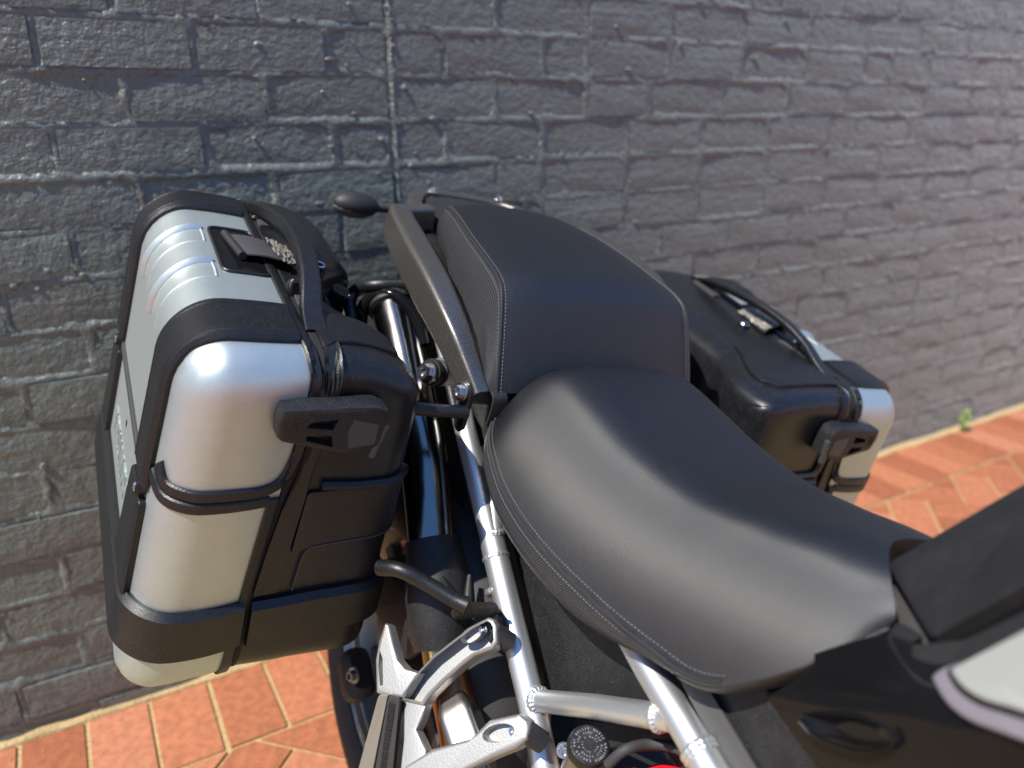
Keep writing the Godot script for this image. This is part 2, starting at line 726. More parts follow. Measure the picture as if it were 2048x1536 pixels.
func _ready() -> void:
	# camera, sky, sun, exposure
	cam = Camera3D.new()
	cam.name = "camera"
	cam.transform = Transform3D(Basis(Vector3(0.9999, -0.0099, 0.0034), Vector3(0.0105, 0.9452, -0.3264), Vector3(0, 0.3264, 0.9452)), Vector3(0, 1.16, 0))
	var lens := CameraAttributesPhysical.new()
	lens.frustum_focal_length = 24.14
	lens.frustum_focus_distance = 0.95
	lens.frustum_near = 0.02
	lens.frustum_far = 200.0
	lens.exposure_aperture = 2.1
	cam.attributes = lens
	cam.fov = 52.86
	cam.near = 0.02
	cam.far = 200.0
	cam.current = true
	add_child(cam)
	var env := Environment.new()
	env.background_mode = Environment.BG_SKY
	var sm := ProceduralSkyMaterial.new()
	sm.sky_top_color = lin(0.07, 0.19, 0.48)
	sm.sky_horizon_color = lin(0.52, 0.66, 0.80)
	sm.sky_curve = 0.12
	sm.ground_bottom_color = lin(0.30, 0.14, 0.09)
	sm.ground_horizon_color = lin(0.40, 0.28, 0.22)
	sm.sky_energy_multiplier = 1.0
	env.sky = Sky.new()
	env.sky.sky_material = sm
	env.tonemap_mode = Environment.TONE_MAPPER_LINEAR
	env.tonemap_exposure = 1.75
	env.sdfgi_enabled = true
	env.ssao_enabled = true
	env.ssil_enabled = true
	var we := WorldEnvironment.new()
	we.name = "environment"
	we.environment = env
	add_child(we)
	var sun := DirectionalLight3D.new()
	sun.name = "sun"
	sun.light_color = Color(1.0, 0.975, 0.94)
	sun.light_energy = 1.5
	sun.light_angular_distance = 0.53
	sun.shadow_enabled = true
	var s := Vector3(-0.42, 0.85, 0.38).normalized()
	sun.transform = Transform3D(Basis.looking_at(-s, Vector3.UP), Vector3(0, 5, 0))
	add_child(sun)

	make_materials()
	for k in M:
		M[k].resource_name = k
		M[k].cull_mode = BaseMaterial3D.CULL_DISABLED
	make_ground()
	make_wall()
	make_weed()
	make_pannier(-1)
	make_pannier(1)
	make_motorcycle()


# ---------- the setting ----------
func in_view(p: Vector3, margin := 0.25) -> bool:
	var q := cam.transform.affine_inverse() * p
	if q.z > -0.1:
		return false
	var k := 0.497 * (1.0 + margin)
	return absf(q.y / q.z) < k and absf(q.x / q.z) < k * 1.3334


func wall_at(u: float, y: float, out: float) -> Vector3:
	return WALL_AT + WALL * Vector3(u, y, out)


func make_ground() -> void:
	var g := PlaneMesh.new()
	g.size = Vector2(60, 60)
	var o := put("ground", g, M.ground)
	o.position.y = -0.03
	o.set_meta("kind", "structure")
	o.set_meta("label", "wide terracotta paved yard around the motorcycle")
	# bedding under the pavers, then each paver
	var pav := Node3D.new()
	pav.name = "pavement"
	pav.transform = Transform3D(WALL, WALL_AT)
	pav.set_meta("kind", "structure")
	pav.set_meta("label", "orange brick paving with sandy joints along the foot of the dark wall")
	add_child(pav)
	put("bedding", box(Vector3(1.2, -0.017, 0.95), Vector3(5.4, 0.025, 1.9), 0.002), M.sand, pav)
	# a wedge of mortar where the paving meets the wall
	var fil := Mb.new()
	var rows := []
	var n := FastNoiseLite.new()
	n.seed = 4
	n.frequency = 9.0
	for k in 300:
		var u := -1.2 + 5.0 * k / 299.0
		var w := 0.010 + 0.006 * n.get_noise_1d(u) + 0.008 * smoothstep(1.6, 2.6, u)
		rows.append(PackedVector3Array([Vector3(u, 0.010 + 0.006 * n.get_noise_1d(u + 40.0), -0.002), Vector3(u, 0.006, w * 0.5), Vector3(u, 0.0015, w), Vector3(u, -0.006, w + 0.001)]))
	fil.grid(rows)
	put("mortar_fillet", fil, M.sand, pav)
	rng.seed = 21
	# the row of pavers laid end-on to the wall
	var shapes := {}
	for k in range(-9, 34):
		var u := -0.248 + 0.1182 * k
		if not (in_view(wall_at(u, 0, 0.03)) or in_view(wall_at(u, 0, 0.12)) or in_view(wall_at(u, 0, 0.24))):
			continue
		var b := slab(rounded([Vector3(-0.0545, 0, -0.110), Vector3(-0.0545, 0, 0.110), Vector3(0.0545, 0, 0.110), Vector3(0.0545, 0, -0.110)], 0.003, 2), Vector3.UP, 0.02, 0.0022, 0.0004, 1)
		if not shapes.has("end"):
			shapes["end"] = b.mesh(50.0)
		var p := put("paver", shapes["end"], M["paver%d" % rng.randi_range(0, 3)], pav)
		p.position = Vector3(u + 0.0591 + rng.randf_range(-0.001, 0.001), rng.randf_range(0.0, 0.0016), 0.1235)
		p.rotation = Vector3(rng.randf_range(-0.004, 0.004), rng.randf_range(-0.008, 0.008), rng.randf_range(-0.004, 0.004))
	# herringbone beyond it, at 45 degrees, cut along the edge of that row
	var a := 0.1182
	var keep := PackedVector2Array([Vector2(-1.4, 0.243), Vector2(4.0, 0.243), Vector2(4.0, 1.5), Vector2(-1.4, 1.5)])
	for i in range(-34, 36):
		for j in range(-34, 36):
			for turn in 2:
				var m := posmod(i - j, 4)
				if m != (0 if turn == 0 else 3):
					continue
				# a horizontal paver covers cells (i, j) and (i + 1, j), a vertical one (i, j) and (i, j + 1)
				var w := Vector2(2, 1) if turn == 0 else Vector2(1, 2)
				var lo := Vector2(i, j) * a + Vector2(0.004, 0.004)
				var hi := (Vector2(i, j) + w) * a - Vector2(0.004, 0.004)
				var c := Vector2(0.22, 0.30)
				var q := PackedVector2Array()
				for e in [lo, Vector2(hi.x, lo.y), hi, Vector2(lo.x, hi.y)]:
					q.append(Vector2(e.x, e.y).rotated(PI / 4.0) + c)
				var mid := (q[0] + q[2]) / 2.0
				if not in_view(wall_at(mid.x, 0, mid.y), 0.12) or mid.y > 1.3:
					continue
				for cut in Geometry2D.intersect_polygons(q, keep):
					if cut.size() < 3:
						continue
					var cc := Vector2.ZERO
					for e in cut:
						cc += e / cut.size()
					var pts := []
					for e in cut:
						pts.append(Vector3(e.x - cc.x, 0, e.y - cc.y))
					var p := put("paver", slab(PackedVector3Array(pts), Vector3.UP, 0.02, 0.002, 0.0003, 1), M["paver%d" % rng.randi_range(0, 3)], pav, 50.0)
					p.position = Vector3(cc.x, rng.randf_range(0.0, 0.0016), cc.y)

	# grit, pale flecks and crumbs lying on the pavers
	var grit := Mb.new()
	rng.seed = 90
	for k in 420:
		var u := rng.randf_range(-0.4, 0.9) if k < 200 else rng.randf_range(1.3, 3.2)
		var v := absf(rng.randfn(0.0, 0.22)) + 0.004
		var r := rng.randf_range(0.0006, 0.0020)
		ball(Vector3(u, 0.0016 + r * 0.4, v), Vector3(r * rng.randf_range(0.8, 2.0), r * 0.6, r * rng.randf_range(0.8, 1.6)), 6, grit)
	put("grit", grit, M.sand, pav).set_meta("kind", "stuff")


func make_wall() -> void:
	var w := root("brick_wall", "long brick wall painted dark grey, filling the background behind the motorcycle", "wall", Transform3D(WALL, WALL_AT))
	put("wall_body", box(Vector3(1.6, 1.2, -0.085), Vector3(6.4, 2.4, 0.14), 0.002), M.wall, w)
	rng.seed = 77
	# brick fronts, a few shapes shared by all
	var fronts := []
	var lump := FastNoiseLite.new()
	lump.seed = 9
	lump.frequency = 14.0
	for k in 6:
		var rows := []
		for j in [-2, -1, 0, 1, 2, 3, 4]:
			var row := PackedVector3Array()
			for i in [-1, 0, 1, 2, 3, 4]:
				var edge: bool = i < 0 or i > 3 or j < -1 or j > 3
				var x := lerpf(-0.115, 0.115, clampf(i, 0, 3) / 3.0)
				var y := lerpf(-0.038, 0.038, clampf(j + 1, 0, 4) / 4.0)
				var rim: bool = i == 0 or i == 3 or j == -1 or j == 3
				var z := lump.get_noise_2d(x * 1.5 + 3.0 * k, y * 2.0) * 0.0035
				if rim:
					x *= 0.985
					y *= 0.96
					z -= 0.0016
				if edge:
					z = -0.03
				row.append(Vector3(x, y, z))
			rows.append(row)
		var mb := Mb.new()
		mb.grid(rows)
		fronts.append(mb.mesh(60.0))
	var joints := []          # vertical joints of each course, for the mortar
	for c in range(-1, 17):
		var y := 0.122 + 0.086 * (c + 0.5) - 0.086
		var at := 0.012 + 0.24 * -3 if c % 2 == 0 else 0.133 + 0.24 * -4
		var list := []
		var u := at
		while u < 3.9:
			var long := 0.24
			# a straight joint runs down the wall at 0.615, where the bond starts afresh
			if u < 0.60 and u + long > 0.63:
				long = 0.615 - u
			elif u > 0.6 and absf(u - 0.615) < 0.004:
				long = 0.24 if c % 2 == 1 else 0.12
			elif u > 0.7:
				var r := rng.randf()
				if r < 0.10:
					long = 0.12
				elif r < 0.16:
					long = 0.18
			if long > 0.61 - u and u < 0.61 and u + long > 0.605:
				long = 0.615 - u
			list.append(u)
			var mid := wall_at(u + long / 2, y, 0)
			if in_view(mid, 0.16):
				var p := put("brick", fronts[rng.randi_range(0, 5)], M.wall, w)
				p.position = Vector3(u + long / 2, y + rng.randf_range(-0.0015, 0.0015), rng.randf_range(-0.002, 0.004))
				var calm := 1.0 if u < 0.6 else 0.45
				p.position.z *= calm
				p.rotation = Vector3(rng.randf_range(-0.022, 0.022) * calm, rng.randf_range(-0.010, 0.010) * calm, rng.randf_range(-0.008, 0.008))
				p.scale = Vector3((long - 0.010) / 0.230, rng.randf_range(0.97, 1.03), 1)
			u += long
		joints.append(list)
	# mortar: a rough skin that stands proud of the bricks in places and lies back in others
	var n1 := FastNoiseLite.new()
	n1.seed = 3
	n1.frequency = 5.0
	n1.fractal_octaves = 3
	var n2 := FastNoiseLite.new()
	n2.seed = 8
	n2.frequency = 55.0
	n2.fractal_octaves = 2
	var nu := 520
	var nv := 176
	var rows := []
	for j in nv:
		var y := -0.01 + 1.60 * j / (nv - 1)
		var row := PackedVector3Array()
		for i in nu:
			var u := -0.75 + 4.65 * i / (nu - 1)
			var ci := clampi(floori((y - 0.122 + 0.086) / 0.086), -1, 16) + 1
			var fy := fposmod(y - 0.122, 0.086)
			var dy := minf(fy, 0.086 - fy)
			var du := 1.0
			for q in joints[ci]:
				du = minf(du, absf(u - q))
			var d := minf(dy, du * 1.1)
			var soft := n1.get_noise_2d(u * 0.6, y * 1.6)
			var fine := n2.get_noise_2d(u, y)
			var h := -0.0006 + (0.0047 * soft + 0.0020 * fine) * lerpf(1.0, 0.6, smoothstep(0.5, 1.2, u))
			if absf(u - 0.615) < 0.012:
				h = 0.002 - 0.007 * smoothstep(0.007, 0.001, absf(u - 0.611)) + 0.002 * fine
			var reach := 0.0085 + 0.005 * n1.get_noise_2d(u * 1.7 + 30.0, y * 1.7) + 0.004 * fine
			h = lerpf(h, -0.012, smoothstep(reach, reach + 0.012, d))
			row.append(Vector3(u, y, h))
		rows.append(row)
	var skin := Mb.new()
	skin.grid(rows)
	var mm := put("mortar", skin, M.wall, w, 75.0)
	mm.set_meta("kind", "stuff")
	# dabs of mortar left on the face and painted over
	var dabs := Mb.new()
	rng.seed = 5
	for k in 120:
		var u := rng.randf_range(-0.3, 3.4)
		var c := rng.randi_range(1, 16)
		var y := 0.122 + 0.086 * c + rng.randfn(0.0, 0.016)
		if k % 3 == 0:
			u = 0.615 + rng.randfn(-0.05, 0.09)
			y = rng.randf_range(0.7, 1.45)
		var r := rng.randf_range(0.0018, 0.0055)
		ball(Vector3(u, y, 0.001), Vector3(r * rng.randf_range(1.0, 2.2), r * rng.randf_range(0.8, 1.5), r * 0.8), 8, dabs)
	var dd := put("mortar_dabs", dabs, M.wall, w, 80.0)
	dd.set_meta("kind", "stuff")


func make_weed() -> void:
	var at := wall_at(2.86, 0, 0.03)
	var w := root("weed", "small bright green weed growing where the wall meets the paving, at the right", "plant", Transform3D(Basis(), at))
	rng.seed = 13
	put("stem", tube(spline([Vector3(0, -0.01, 0), Vector3(0.004, 0.03, 0.004), Vector3(-0.002, 0.07, 0.006)], 6), 0.0018, 8), M.leaf, w)
	for k in 15:
		var y := 0.01 + 0.075 * k / 14.0
		var a := k * 2.4
		var dir := Vector3(cos(a), rng.randf_range(0.2, 0.9), sin(a)).normalized()
		var len := rng.randf_range(0.016, 0.030)
		var wid := len * 0.36
		var side := dir.cross(Vector3.UP).normalized()
		var rows := []
		for i in 6:
			var t := i / 5.0
			var hw := wid * sin(PI * clampf(t * 0.96 + 0.02, 0, 1))
			var c := Vector3(0, y, 0.004) + dir * len * t + Vector3(0, -0.010 * t * t, 0)
			rows.append(PackedVector3Array([c - side * hw + Vector3(0, 0.004, 0) * t, c, c + side * hw + Vector3(0, 0.004, 0) * t]))
		var mb := Mb.new()
		mb.grid(rows)
		put("leaf", mb, M.leaf, w, 70.0)


# ---------- panniers ----------
# The right pannier in its own axes: x towards the motorcycle, y up from the lid, z forward. The left one is its mirror image.
const LO := Vector3(-0.132, -0.478, -0.305)
const HI := Vector3(0.147, 0.0, 0.215)
const SEAM := 0.002


var widen := 0.0       # the pannier away from the exhaust is deeper on its inner side


func warp(p: Vector3) -> Vector3:
	var q := p
	q.x += 0.09 * p.y * clampf((0.137 - p.x) / 0.137, 0.0, 1.0)
	q.y = p.y * (1.0 + 0.045 * clampf((0.06 - p.x) / 0.19, 0.0, 1.0)) - 0.06 * p.z * clampf(1.0 + p.y / 0.3, 0.0, 1.0)
	var inner := clampf((p.x - 0.035) / 0.10, 0.0, 1.0)
	q.y -= (0.030 - 0.22 * widen) * inner * inner * clampf(1.0 + p.y / 0.12, 0.0, 1.0)
	var waist := smoothstep(-0.13, -0.07, p.z) * (1.0 - smoothstep(0.03, 0.13, p.z))
	if p.x > 0.03:
		q.x -= (0.062 - 0.5 * widen) * waist * clampf((p.x - 0.03) / 0.1, 0.0, 1.0) * clampf(1.0 + p.y / 0.5, 0.0, 1.0)
	if p.x < SEAM + 0.001:      # the metal is slightly barrelled
		var e := (p.x + 0.062) / 0.078
		q.z += 0.011 * maxf(0.0, 1.0 - e * e) * smoothstep(0.05, 0.215, p.z)
		q.y += 0.005 * maxf(0.0, 1.0 - e * e) * clampf(1.0 + p.y / 0.1, 0.0, 1.0)
	if q.x > 0.036:
		q.x += widen * (q.x - 0.036) / 0.101
	return q


func _r() -> float:
	return 0.034 - 0.08 * widen


func on_box(p: Vector3) -> Array:
	var r := 0.052 if p.x <= SEAM else _r()
	var q := Vector3(maxf(p.x, LO.x + r) if p.x <= SEAM else minf(p.x, HI.x - r), clampf(p.y, LO.y + r, HI.y - r), clampf(p.z, LO.z + r, HI.z - r))
	if p.x > -0.05 and p.x < 0.06:      # the radius changes gently over the seam
		r = lerpf(0.052, _r(), smoothstep(-0.05, 0.06, p.x))
		q = Vector3(p.x, clampf(p.y, LO.y + r, HI.y - r), clampf(p.z, LO.z + r, HI.z - r))
	var n := (p - q).normalized()
	return [warp(q + n * r), n]


# a place on the front, measured in warped x and y; it carries on over the top and round the outer side
func on_front(f: Vector2) -> Array:
	var y := f.y + 0.0129 * clampf(1.0 + f.y / 0.3, 0.0, 1.0)
	var x := f.x
	for k in 4:
		x = f.x - 0.09 * minf(y, 0.0) * clampf((0.137 - x) / 0.137, 0.0, 1.0)
	var p := Vector3(x, y, HI.z)
	if y > 0.0:
		p = Vector3(x, 0.0, HI.z - y)
	if x < LO.x:
		p.x = LO.x
		p.z -= LO.x - x
	elif x > HI.x:
		p.x = HI.x
		p.z -= x - HI.x
	return on_box(p)


# a place on the top (x, z); it carries on down the outer side
func on_top(f: Vector2) -> Array:
	var p := Vector3(f.x, 0.0, f.y)
	if f.x < LO.x:
		p = Vector3(LO.x, f.x - LO.x, f.y)
	elif f.x > HI.x:
		p = Vector3(HI.x, HI.x - f.x, f.y)
	return on_box(p)


# a place on the outer side (z, y)
func on_side(f: Vector2) -> Array:
	var p := Vector3(LO.x, f.y, f.x)
	if f.x > HI.z:
		p = Vector3(LO.x + f.x - HI.z, f.y, HI.z)
	return on_box(p)


func half_shell(from: float, to: float) -> Mb:
	# a band of the rounded box between two x, as rings round the x axis
	var mb := Mb.new()
	var loop := PackedVector3Array()
	for e in [[Vector3(0, HI.y, LO.z), Vector3(0, HI.y, HI.z)], [Vector3(0, HI.y, HI.z), Vector3(0, LO.y, HI.z)], [Vector3(0, LO.y, HI.z), Vector3(0, LO.y, LO.z)], [Vector3(0, LO.y, LO.z), Vector3(0, HI.y, LO.z)]]:
		for k in 44:
			loop.append(e[0].lerp(e[1], k / 44.0))
	var rows := []
	var xs := []
	for k in 21:
		xs.append(lerpf(from, to, k / 20.0))
	for x in xs:
		var row := PackedVector3Array()
		for p in loop:
			row.append(on_box(Vector3(x, p.y, p.z))[0])
		rows.append(row)
	# close the outer or inner face with shrinking rings
	var face: float = LO.x if from < -0.1 else HI.x
	var caps := []
	for k in 14:
		var row := PackedVector3Array()
		var u := (k + 1) / 14.3
		for p in loop:
			var c := Vector3(face, (LO.y + HI.y) / 2, (LO.z + HI.z) / 2)
			row.append(on_box(Vector3(face, lerpf(p.y, c.y, u), lerpf(p.z, c.z, u)))[0])
		caps.append(row)
	if face < 0.0:
		caps.reverse()
		rows = caps + rows
	else:
		rows = rows + caps
	mb.grid(rows, true)
	return mb


func make_pannier(side: int) -> void:
	widen = 0.0 if side < 0 else 0.072
	var at := BIKE * (Vector3(-0.424, 0, 0) if side < 0 else Vector3(0.520, -0.022, 0.030)) + MID
	var label := "near pannier of silver aluminium and black plastic, at the left beside the exhaust" if side < 0 else "far pannier half hidden behind the seat, black inner shell with a silver outer edge"
	var t := root("pannier", label, "motorcycle pannier", Transform3D(BIKE, at))
	t.set_meta("group", "panniers hung on either side of the motorcycle")
	if side > 0:
		t.set_meta("mirror", true)
	# shells
	put("outer_shell", half_shell(LO.x, SEAM), M.aluminium, t, 50.0)
	put("inner_shell", half_shell(SEAM + 0.002, HI.x), M.smooth, t, 50.0)
	# black frame bands over the lid and down the outer side
	for z in [[0.098, 0.176], [-0.246, -0.186]]:
		var mid: float = (z[0] + z[1]) / 2.0
		var line := PackedVector3Array()
		for k in 40:
			line.append(Vector3(lerpf(-0.008, LO.x - 0.186, k / 39.0), mid, 0))
		var b := ribbon(on_top, line, z[1] - z[0], -0.001, 0.0080, 0.0035, 8)
		var band := put("lid_band", b, M.plastic, t)
		for e in [z[0] + 0.010, z[1] - 0.010]:
			var ridge := PackedVector3Array()
			for p in line:
				ridge.append(Vector3(p.x, e, 0))
			put("band_ridge", ribbon(on_top, ridge, 0.004, 0.004, 0.0088, 0.0012, 2), M.plastic, band)
		# the leg below the hinge
		var l := panel(on_side, rounded([Vector3(z[0], -0.205, 0), Vector3(z[1], -0.205, 0), Vector3(z[1] + 0.004, -0.36, 0), Vector3(z[0] - 0.02, -0.36, 0)], 0.006, 3, 0.012), -0.001, 0.008, 0.003, 5)
		put("frame_leg", l, M.plastic, t)
		for dy in [-0.193]:
			var s: Array = on_side(Vector2(z[1] - 0.014, dy))
			var hinge := put("hinge", lathe([Vector2(0.0002, 0.012), Vector2(0.008, 0.012), Vector2(0.009, 0.010), Vector2(0.009, -0.002)], s[0], s[1], 18), M.plastic, t)
			put("screw", lathe([Vector2(0.0002, 0.0125), Vector2(0.003, 0.0135), Vector2(0.005, 0.0128), Vector2(0.0055, 0.011)], s[0], s[1], 14), M.chrome, hinge)
	# slim dark rims round the silver front cap, on lid and body
	var gasket := spline([Vector3(-0.172, -0.150, 0), Vector3(-0.155, -0.168, 0), Vector3(-0.120, -0.172, 0), Vector3(-0.070, -0.173, 0), Vector3(-0.035, -0.173, 0), Vector3(-0.014, -0.163, 0), Vector3(-0.003, -0.135, 0), Vector3(0.004, -0.09, 0), Vector3(0.007, -0.04, 0), Vector3(0.004, 0.0, 0), Vector3(-0.001, 0.03, 0), Vector3(-0.002, 0.05, 0)], 8)
	put("lid_rim", ribbon(on_front, gasket, 0.014, -0.001, 0.0045, 0.0018), M.plastic, t)
	var low := spline([Vector3(-0.185, -0.166, 0), Vector3(-0.160, -0.184, 0), Vector3(-0.120, -0.188, 0), Vector3(-0.070, -0.189, 0), Vector3(-0.026, -0.189, 0)], 8)
	put("body_rim", ribbon(on_front, low, 0.014, -0.001, 0.0042, 0.0018), M.plastic, t)
	# the seam: black edging strip, slit and its inner lip
	put("seam_edge", ribbon(on_front, spline([Vector3(-0.020, -0.186, 0), Vector3(-0.028, -0.26, 0), Vector3(-0.036, -0.34, 0), Vector3(-0.045, -0.44, 0), Vector3(-0.050, -0.50, 0)], 8), 0.013, -0.001, 0.004), M.plastic, t)
	put("seam_slit", ribbon(on_front, spline([Vector3(0.013, 0.05, 0), Vector3(0.014, 0.0, 0), Vector3(0.014, -0.06, 0), Vector3(0.006, -0.13, 0), Vector3(-0.006, -0.175, 0), Vector3(-0.012, -0.2, 0), Vector3(-0.019, -0.27, 0), Vector3(-0.026, -0.35, 0), Vector3(-0.038, -0.50, 0)], 8), 0.009, -0.001, 0.0012, 0.0004), M.gap, t)
	put("seam_edge", ribbon(on_top, spline([Vector3(-0.001, 0.17, 0), Vector3(-0.001, 0.0, 0), Vector3(-0.001, -0.25, 0)], 14), 0.012, -0.001, 0.0045), M.plastic, t)
	put("seam_slit", ribbon(on_top, spline([Vector3(0.008, 0.19, 0), Vector3(0.008, 0.0, 0), Vector3(0.008, -0.25, 0)], 14), 0.006, -0.001, 0.0008, 0.0004), M.gap, t)
	# hinge line along the outer side
	put("hinge_strip", ribbon(on_side, spline([Vector3(0.10, -0.197, 0), Vector3(0.0, -0.197, 0), Vector3(-0.19, -0.197, 0)], 12), 0.010, -0.001, 0.004), M.rubber, t)
	# bumper round the lower edge and the raised silver panel on the outer side
	var low_line := PackedVector3Array()
	for k in 70:
		var x := lerpf(-0.035, -0.64, k / 69.0)
		low_line.append(Vector3(x, -0.373 + 0.008 * smoothstep(-0.05, -0.2, x), 0))
	put("bumper", ribbon(on_front, low_line, 0.074, -0.001, 0.011, 0.007, 8), M.plastic, t)
	# embossed steps on the lid's outer rounding
	for z in [[-0.122, -0.076], [-0.016, 0.030]]:
		var arc := PackedVector3Array()
		var line := PackedVector3Array()
		for k in 30:
			var x := lerpf(-0.074, -0.196, k / 29.0)
			arc.append(Vector3(x, z[0] + 0.004 * sin(PI * k / 29.0), 0))
			line.append(Vector3(x, z[1], 0))
		var rib := put("embossed_rib", ribbon(on_top, arc, 0.011, -0.0005, 0.0062, 0.0050, 3), M.aluminium, t, 70.0)
		put("rib_edge", ribbon(on_top, line, 0.0028, -0.0005, 0.0009, 0.0008, 2), M.aluminium, rib, 70.0)
		put("rib_edge", ribbon(on_top, PackedVector3Array([Vector3(-0.074, z[0], 0), Vector3(-0.073, (z[0] + z[1]) / 2.0, 0), Vector3(-0.074, z[1], 0)]), 0.0040, -0.0005, 0.0016, 0.0015, 2), M.aluminium, rib, 70.0)
	# raised lettering on the outer side
	var word := TextMesh.new()
	word.text = "TRIUMPH"
	var font := SystemFont.new()
	font.font_names = PackedStringArray(["Droid Sans"])
	font.font_weight = 700
	word.font = font
	word.font_size = 40
	word.pixel_size = 0.00115
	word.depth = 0.003
	var letters := put("raised_lettering", word, M.aluminium, t)
	var ls: Array = on_side(Vector2(-0.045, -0.285))
	var lx := Vector3(0, 0, 1) * (1.0 if side < 0 else -1.0)
	var ly := Vector3(0.09, 1, 0).normalized()
	letters.transform = Transform3D(Basis(lx, ly, lx.cross(ly)), ls[0] + Vector3(-0.0005, 0, 0))
	if side > 0:
		letters.position.x *= -1
		letters.basis = Basis(lx, Vector3(-0.09, 1, 0).normalized(), lx.cross(Vector3(-0.09, 1, 0).normalized()))
	# the window in the lid: black tray, its rim, a strap in it
	var hole := rounded([Vector3(-0.064, -0.126, 0), Vector3(-0.064, 0.014, 0), Vector3(-0.006, 0.014, 0), Vector3(-0.006, -0.126, 0)], 0.012, 5, 0.012)
	put("lid_tray", panel(on_top, hole, -0.002, 0.0012, 0.0008, 5), M.gloss, t)
	var lip := PackedVector3Array(hole)
	lip.append(hole[0])
	put("tray_rim", ribbon(on_top, lip, 0.0045, -0.001, 0.0035), M.plastic, t)
	var strap := Mb.new()
	var sr := []
	for k in 10:
		var u := k / 9.0
		var c := Vector3(lerpf(-0.040, 0.035, u), 0.014 + 0.007 * sin(u * PI) - 0.008 * u, lerpf(-0.062, -0.040, u))
		sr.append(PackedVector3Array([c + Vector3(-0.006, 0.0015, -0.036), c + Vector3(-0.002, 0.003 + 0.001 * sin(u * 9.0), 0.0), c + Vector3(0.006, 0.0015, 0.036), c + Vector3(0.006, -0.0005, 0.036), c + Vector3(-0.006, -0.0005, -0.036)]))
	strap.grid(sr, true)
	put("webbing_strap", strap, M.webbing, t)
	put("strap_rod", tube([Vector3(-0.046, 0.014, -0.104), Vector3(-0.036, 0.014, -0.022)], 0.0055, 14), M.dark, t)
	# crinkled clear label at the end of the strap
	var film := []
	var fn := FastNoiseLite.new()
	fn.seed = 31
	fn.frequency = 90.0
	for k in 12:
		var row := PackedVector3Array()
		for j in 14:
			var u := k / 11.0
			var v := j / 13.0
			row.append(Vector3(lerpf(0.004, 0.036, u) + 0.004 * (v - 0.5), 0.020 + 0.006 * fn.get_noise_2d(u, v) - 0.010 * u, lerpf(-0.092, -0.008, v)))
		film.append(row)
	var fm := Mb.new()
	fm.grid(film)
	put("crinkled_label", fm, M.film, t, 25.0)
	# carrying handle: an arched strap over the middle of the lid
	var hp := spline([Vector3(0.010, 0.012, -0.262), Vector3(0.022, 0.032, -0.20), Vector3(0.033, 0.043, -0.12), Vector3(0.036, 0.046, -0.05), Vector3(0.032, 0.040, 0.02), Vector3(0.026, 0.024, 0.075), Vector3(0.020, 0.002, 0.115), Vector3(0.019, -0.010, 0.150)], 7)
	var hb := put("carrying_handle", sweep(hp, rect(0.022, 0.009, 0.003), Vector3.UP, [0.8, 0.9, 1.0, 1.0, 1.0, 1.1, 1.3]), M.plastic, t)
	var rim := PackedVector3Array()
	for p in hp:
		rim.append(p + Vector3(-0.010, -0.006, 0))
	put("handle_edge", sweep(rim, rect(0.005, 0.016, 0.002), Vector3.UP), M.plastic, hb)
	for z in [-0.19, 0.055]:
		put("handle_foot", box(Vector3(0.012, 0.004, z), Vector3(0.014, 0.03, 0.012), 0.003), M.plastic, hb)
	for z in [[-0.235, -0.165], [0.02, 0.085]]:
		put("dusty_web", panel(on_top, rounded([Vector3(0.012, z[0], 0), Vector3(0.012, z[1], 0), Vector3(0.034, z[1], 0), Vector3(0.034, z[0], 0)], 0.004, 3, 0.01), -0.001, 0.004, 0.001, 3), M.trim, t)
	# lock barrel and the cap of the mounting pin on the inner shoulder
	var kl := Vector3(0.066, 0.004, -0.035)
	var lock := put("lock", lathe([Vector2(0.0002, 0.004), Vector2(0.0085, 0.004), Vector2(0.0095, 0.0045), Vector2(0.011, 0.003), Vector2(0.012, -0.012)], kl, Vector3(0.05, 1, 0.1), 22), M.smooth, t)
	put("lock_ring", lathe([Vector2(0.0065, 0.0048), Vector2(0.0085, 0.0058), Vector2(0.0095, 0.0046)], kl, Vector3(0.05, 1, 0.1), 22), M.bolt, lock)
	put("keyhole", box(kl + Vector3(0, 0.0048, 0), Vector3(0.008, 0.001, 0.0022), 0.0003), M.gap, lock)
	put("mounting_pin", lathe([Vector2(0.0002, 0.012), Vector2(0.012, 0.012), Vector2(0.0135, 0.009), Vector2(0.0135, -0.03)], Vector3(0.088, -0.022, 0.0), Vector3(0.25, 1, 0.35), 22), M.gloss, t)
	# inner shell: raised frame, ledges and the bumper under it
	put("raised_frame", frame_plate(), M.plastic, t)
	if side > 0:
		put("recess_border", ribbon(on_front, spline([Vector3(0.040, 0.010, 0), Vector3(0.0395, -0.05, 0), Vector3(0.038, -0.14, 0), Vector3(0.042, -0.158, 0), Vector3(0.060, -0.163, 0), Vector3(0.100, -0.164, 0), Vector3(0.150, -0.162, 0)], 8), 0.010, -0.001, 0.0075, 0.003), M.smooth, t)
		put("top_plate", panel(on_top, rounded([Vector3(0.016, 0.085, 0), Vector3(0.040, 0.020, 0), Vector3(0.125, 0.030, 0), Vector3(0.126, 0.150, 0), Vector3(0.110, 0.172, 0), Vector3(0.036, 0.176, 0), Vector3(0.016, 0.19, 0)], 0.005, 3, 0.010), -0.002, 0.0060, 0.0035, 7), M.plastic, t)
	else:
		put("top_plate", panel(on_top, rounded([Vector3(0.016, 0.105, 0), Vector3(0.120, 0.100, 0), Vector3(0.122, 0.160, 0), Vector3(0.036, 0.176, 0), Vector3(0.016, 0.19, 0)], 0.005, 3, 0.010), -0.002, 0.0055, 0.0035, 6), M.plastic, t)
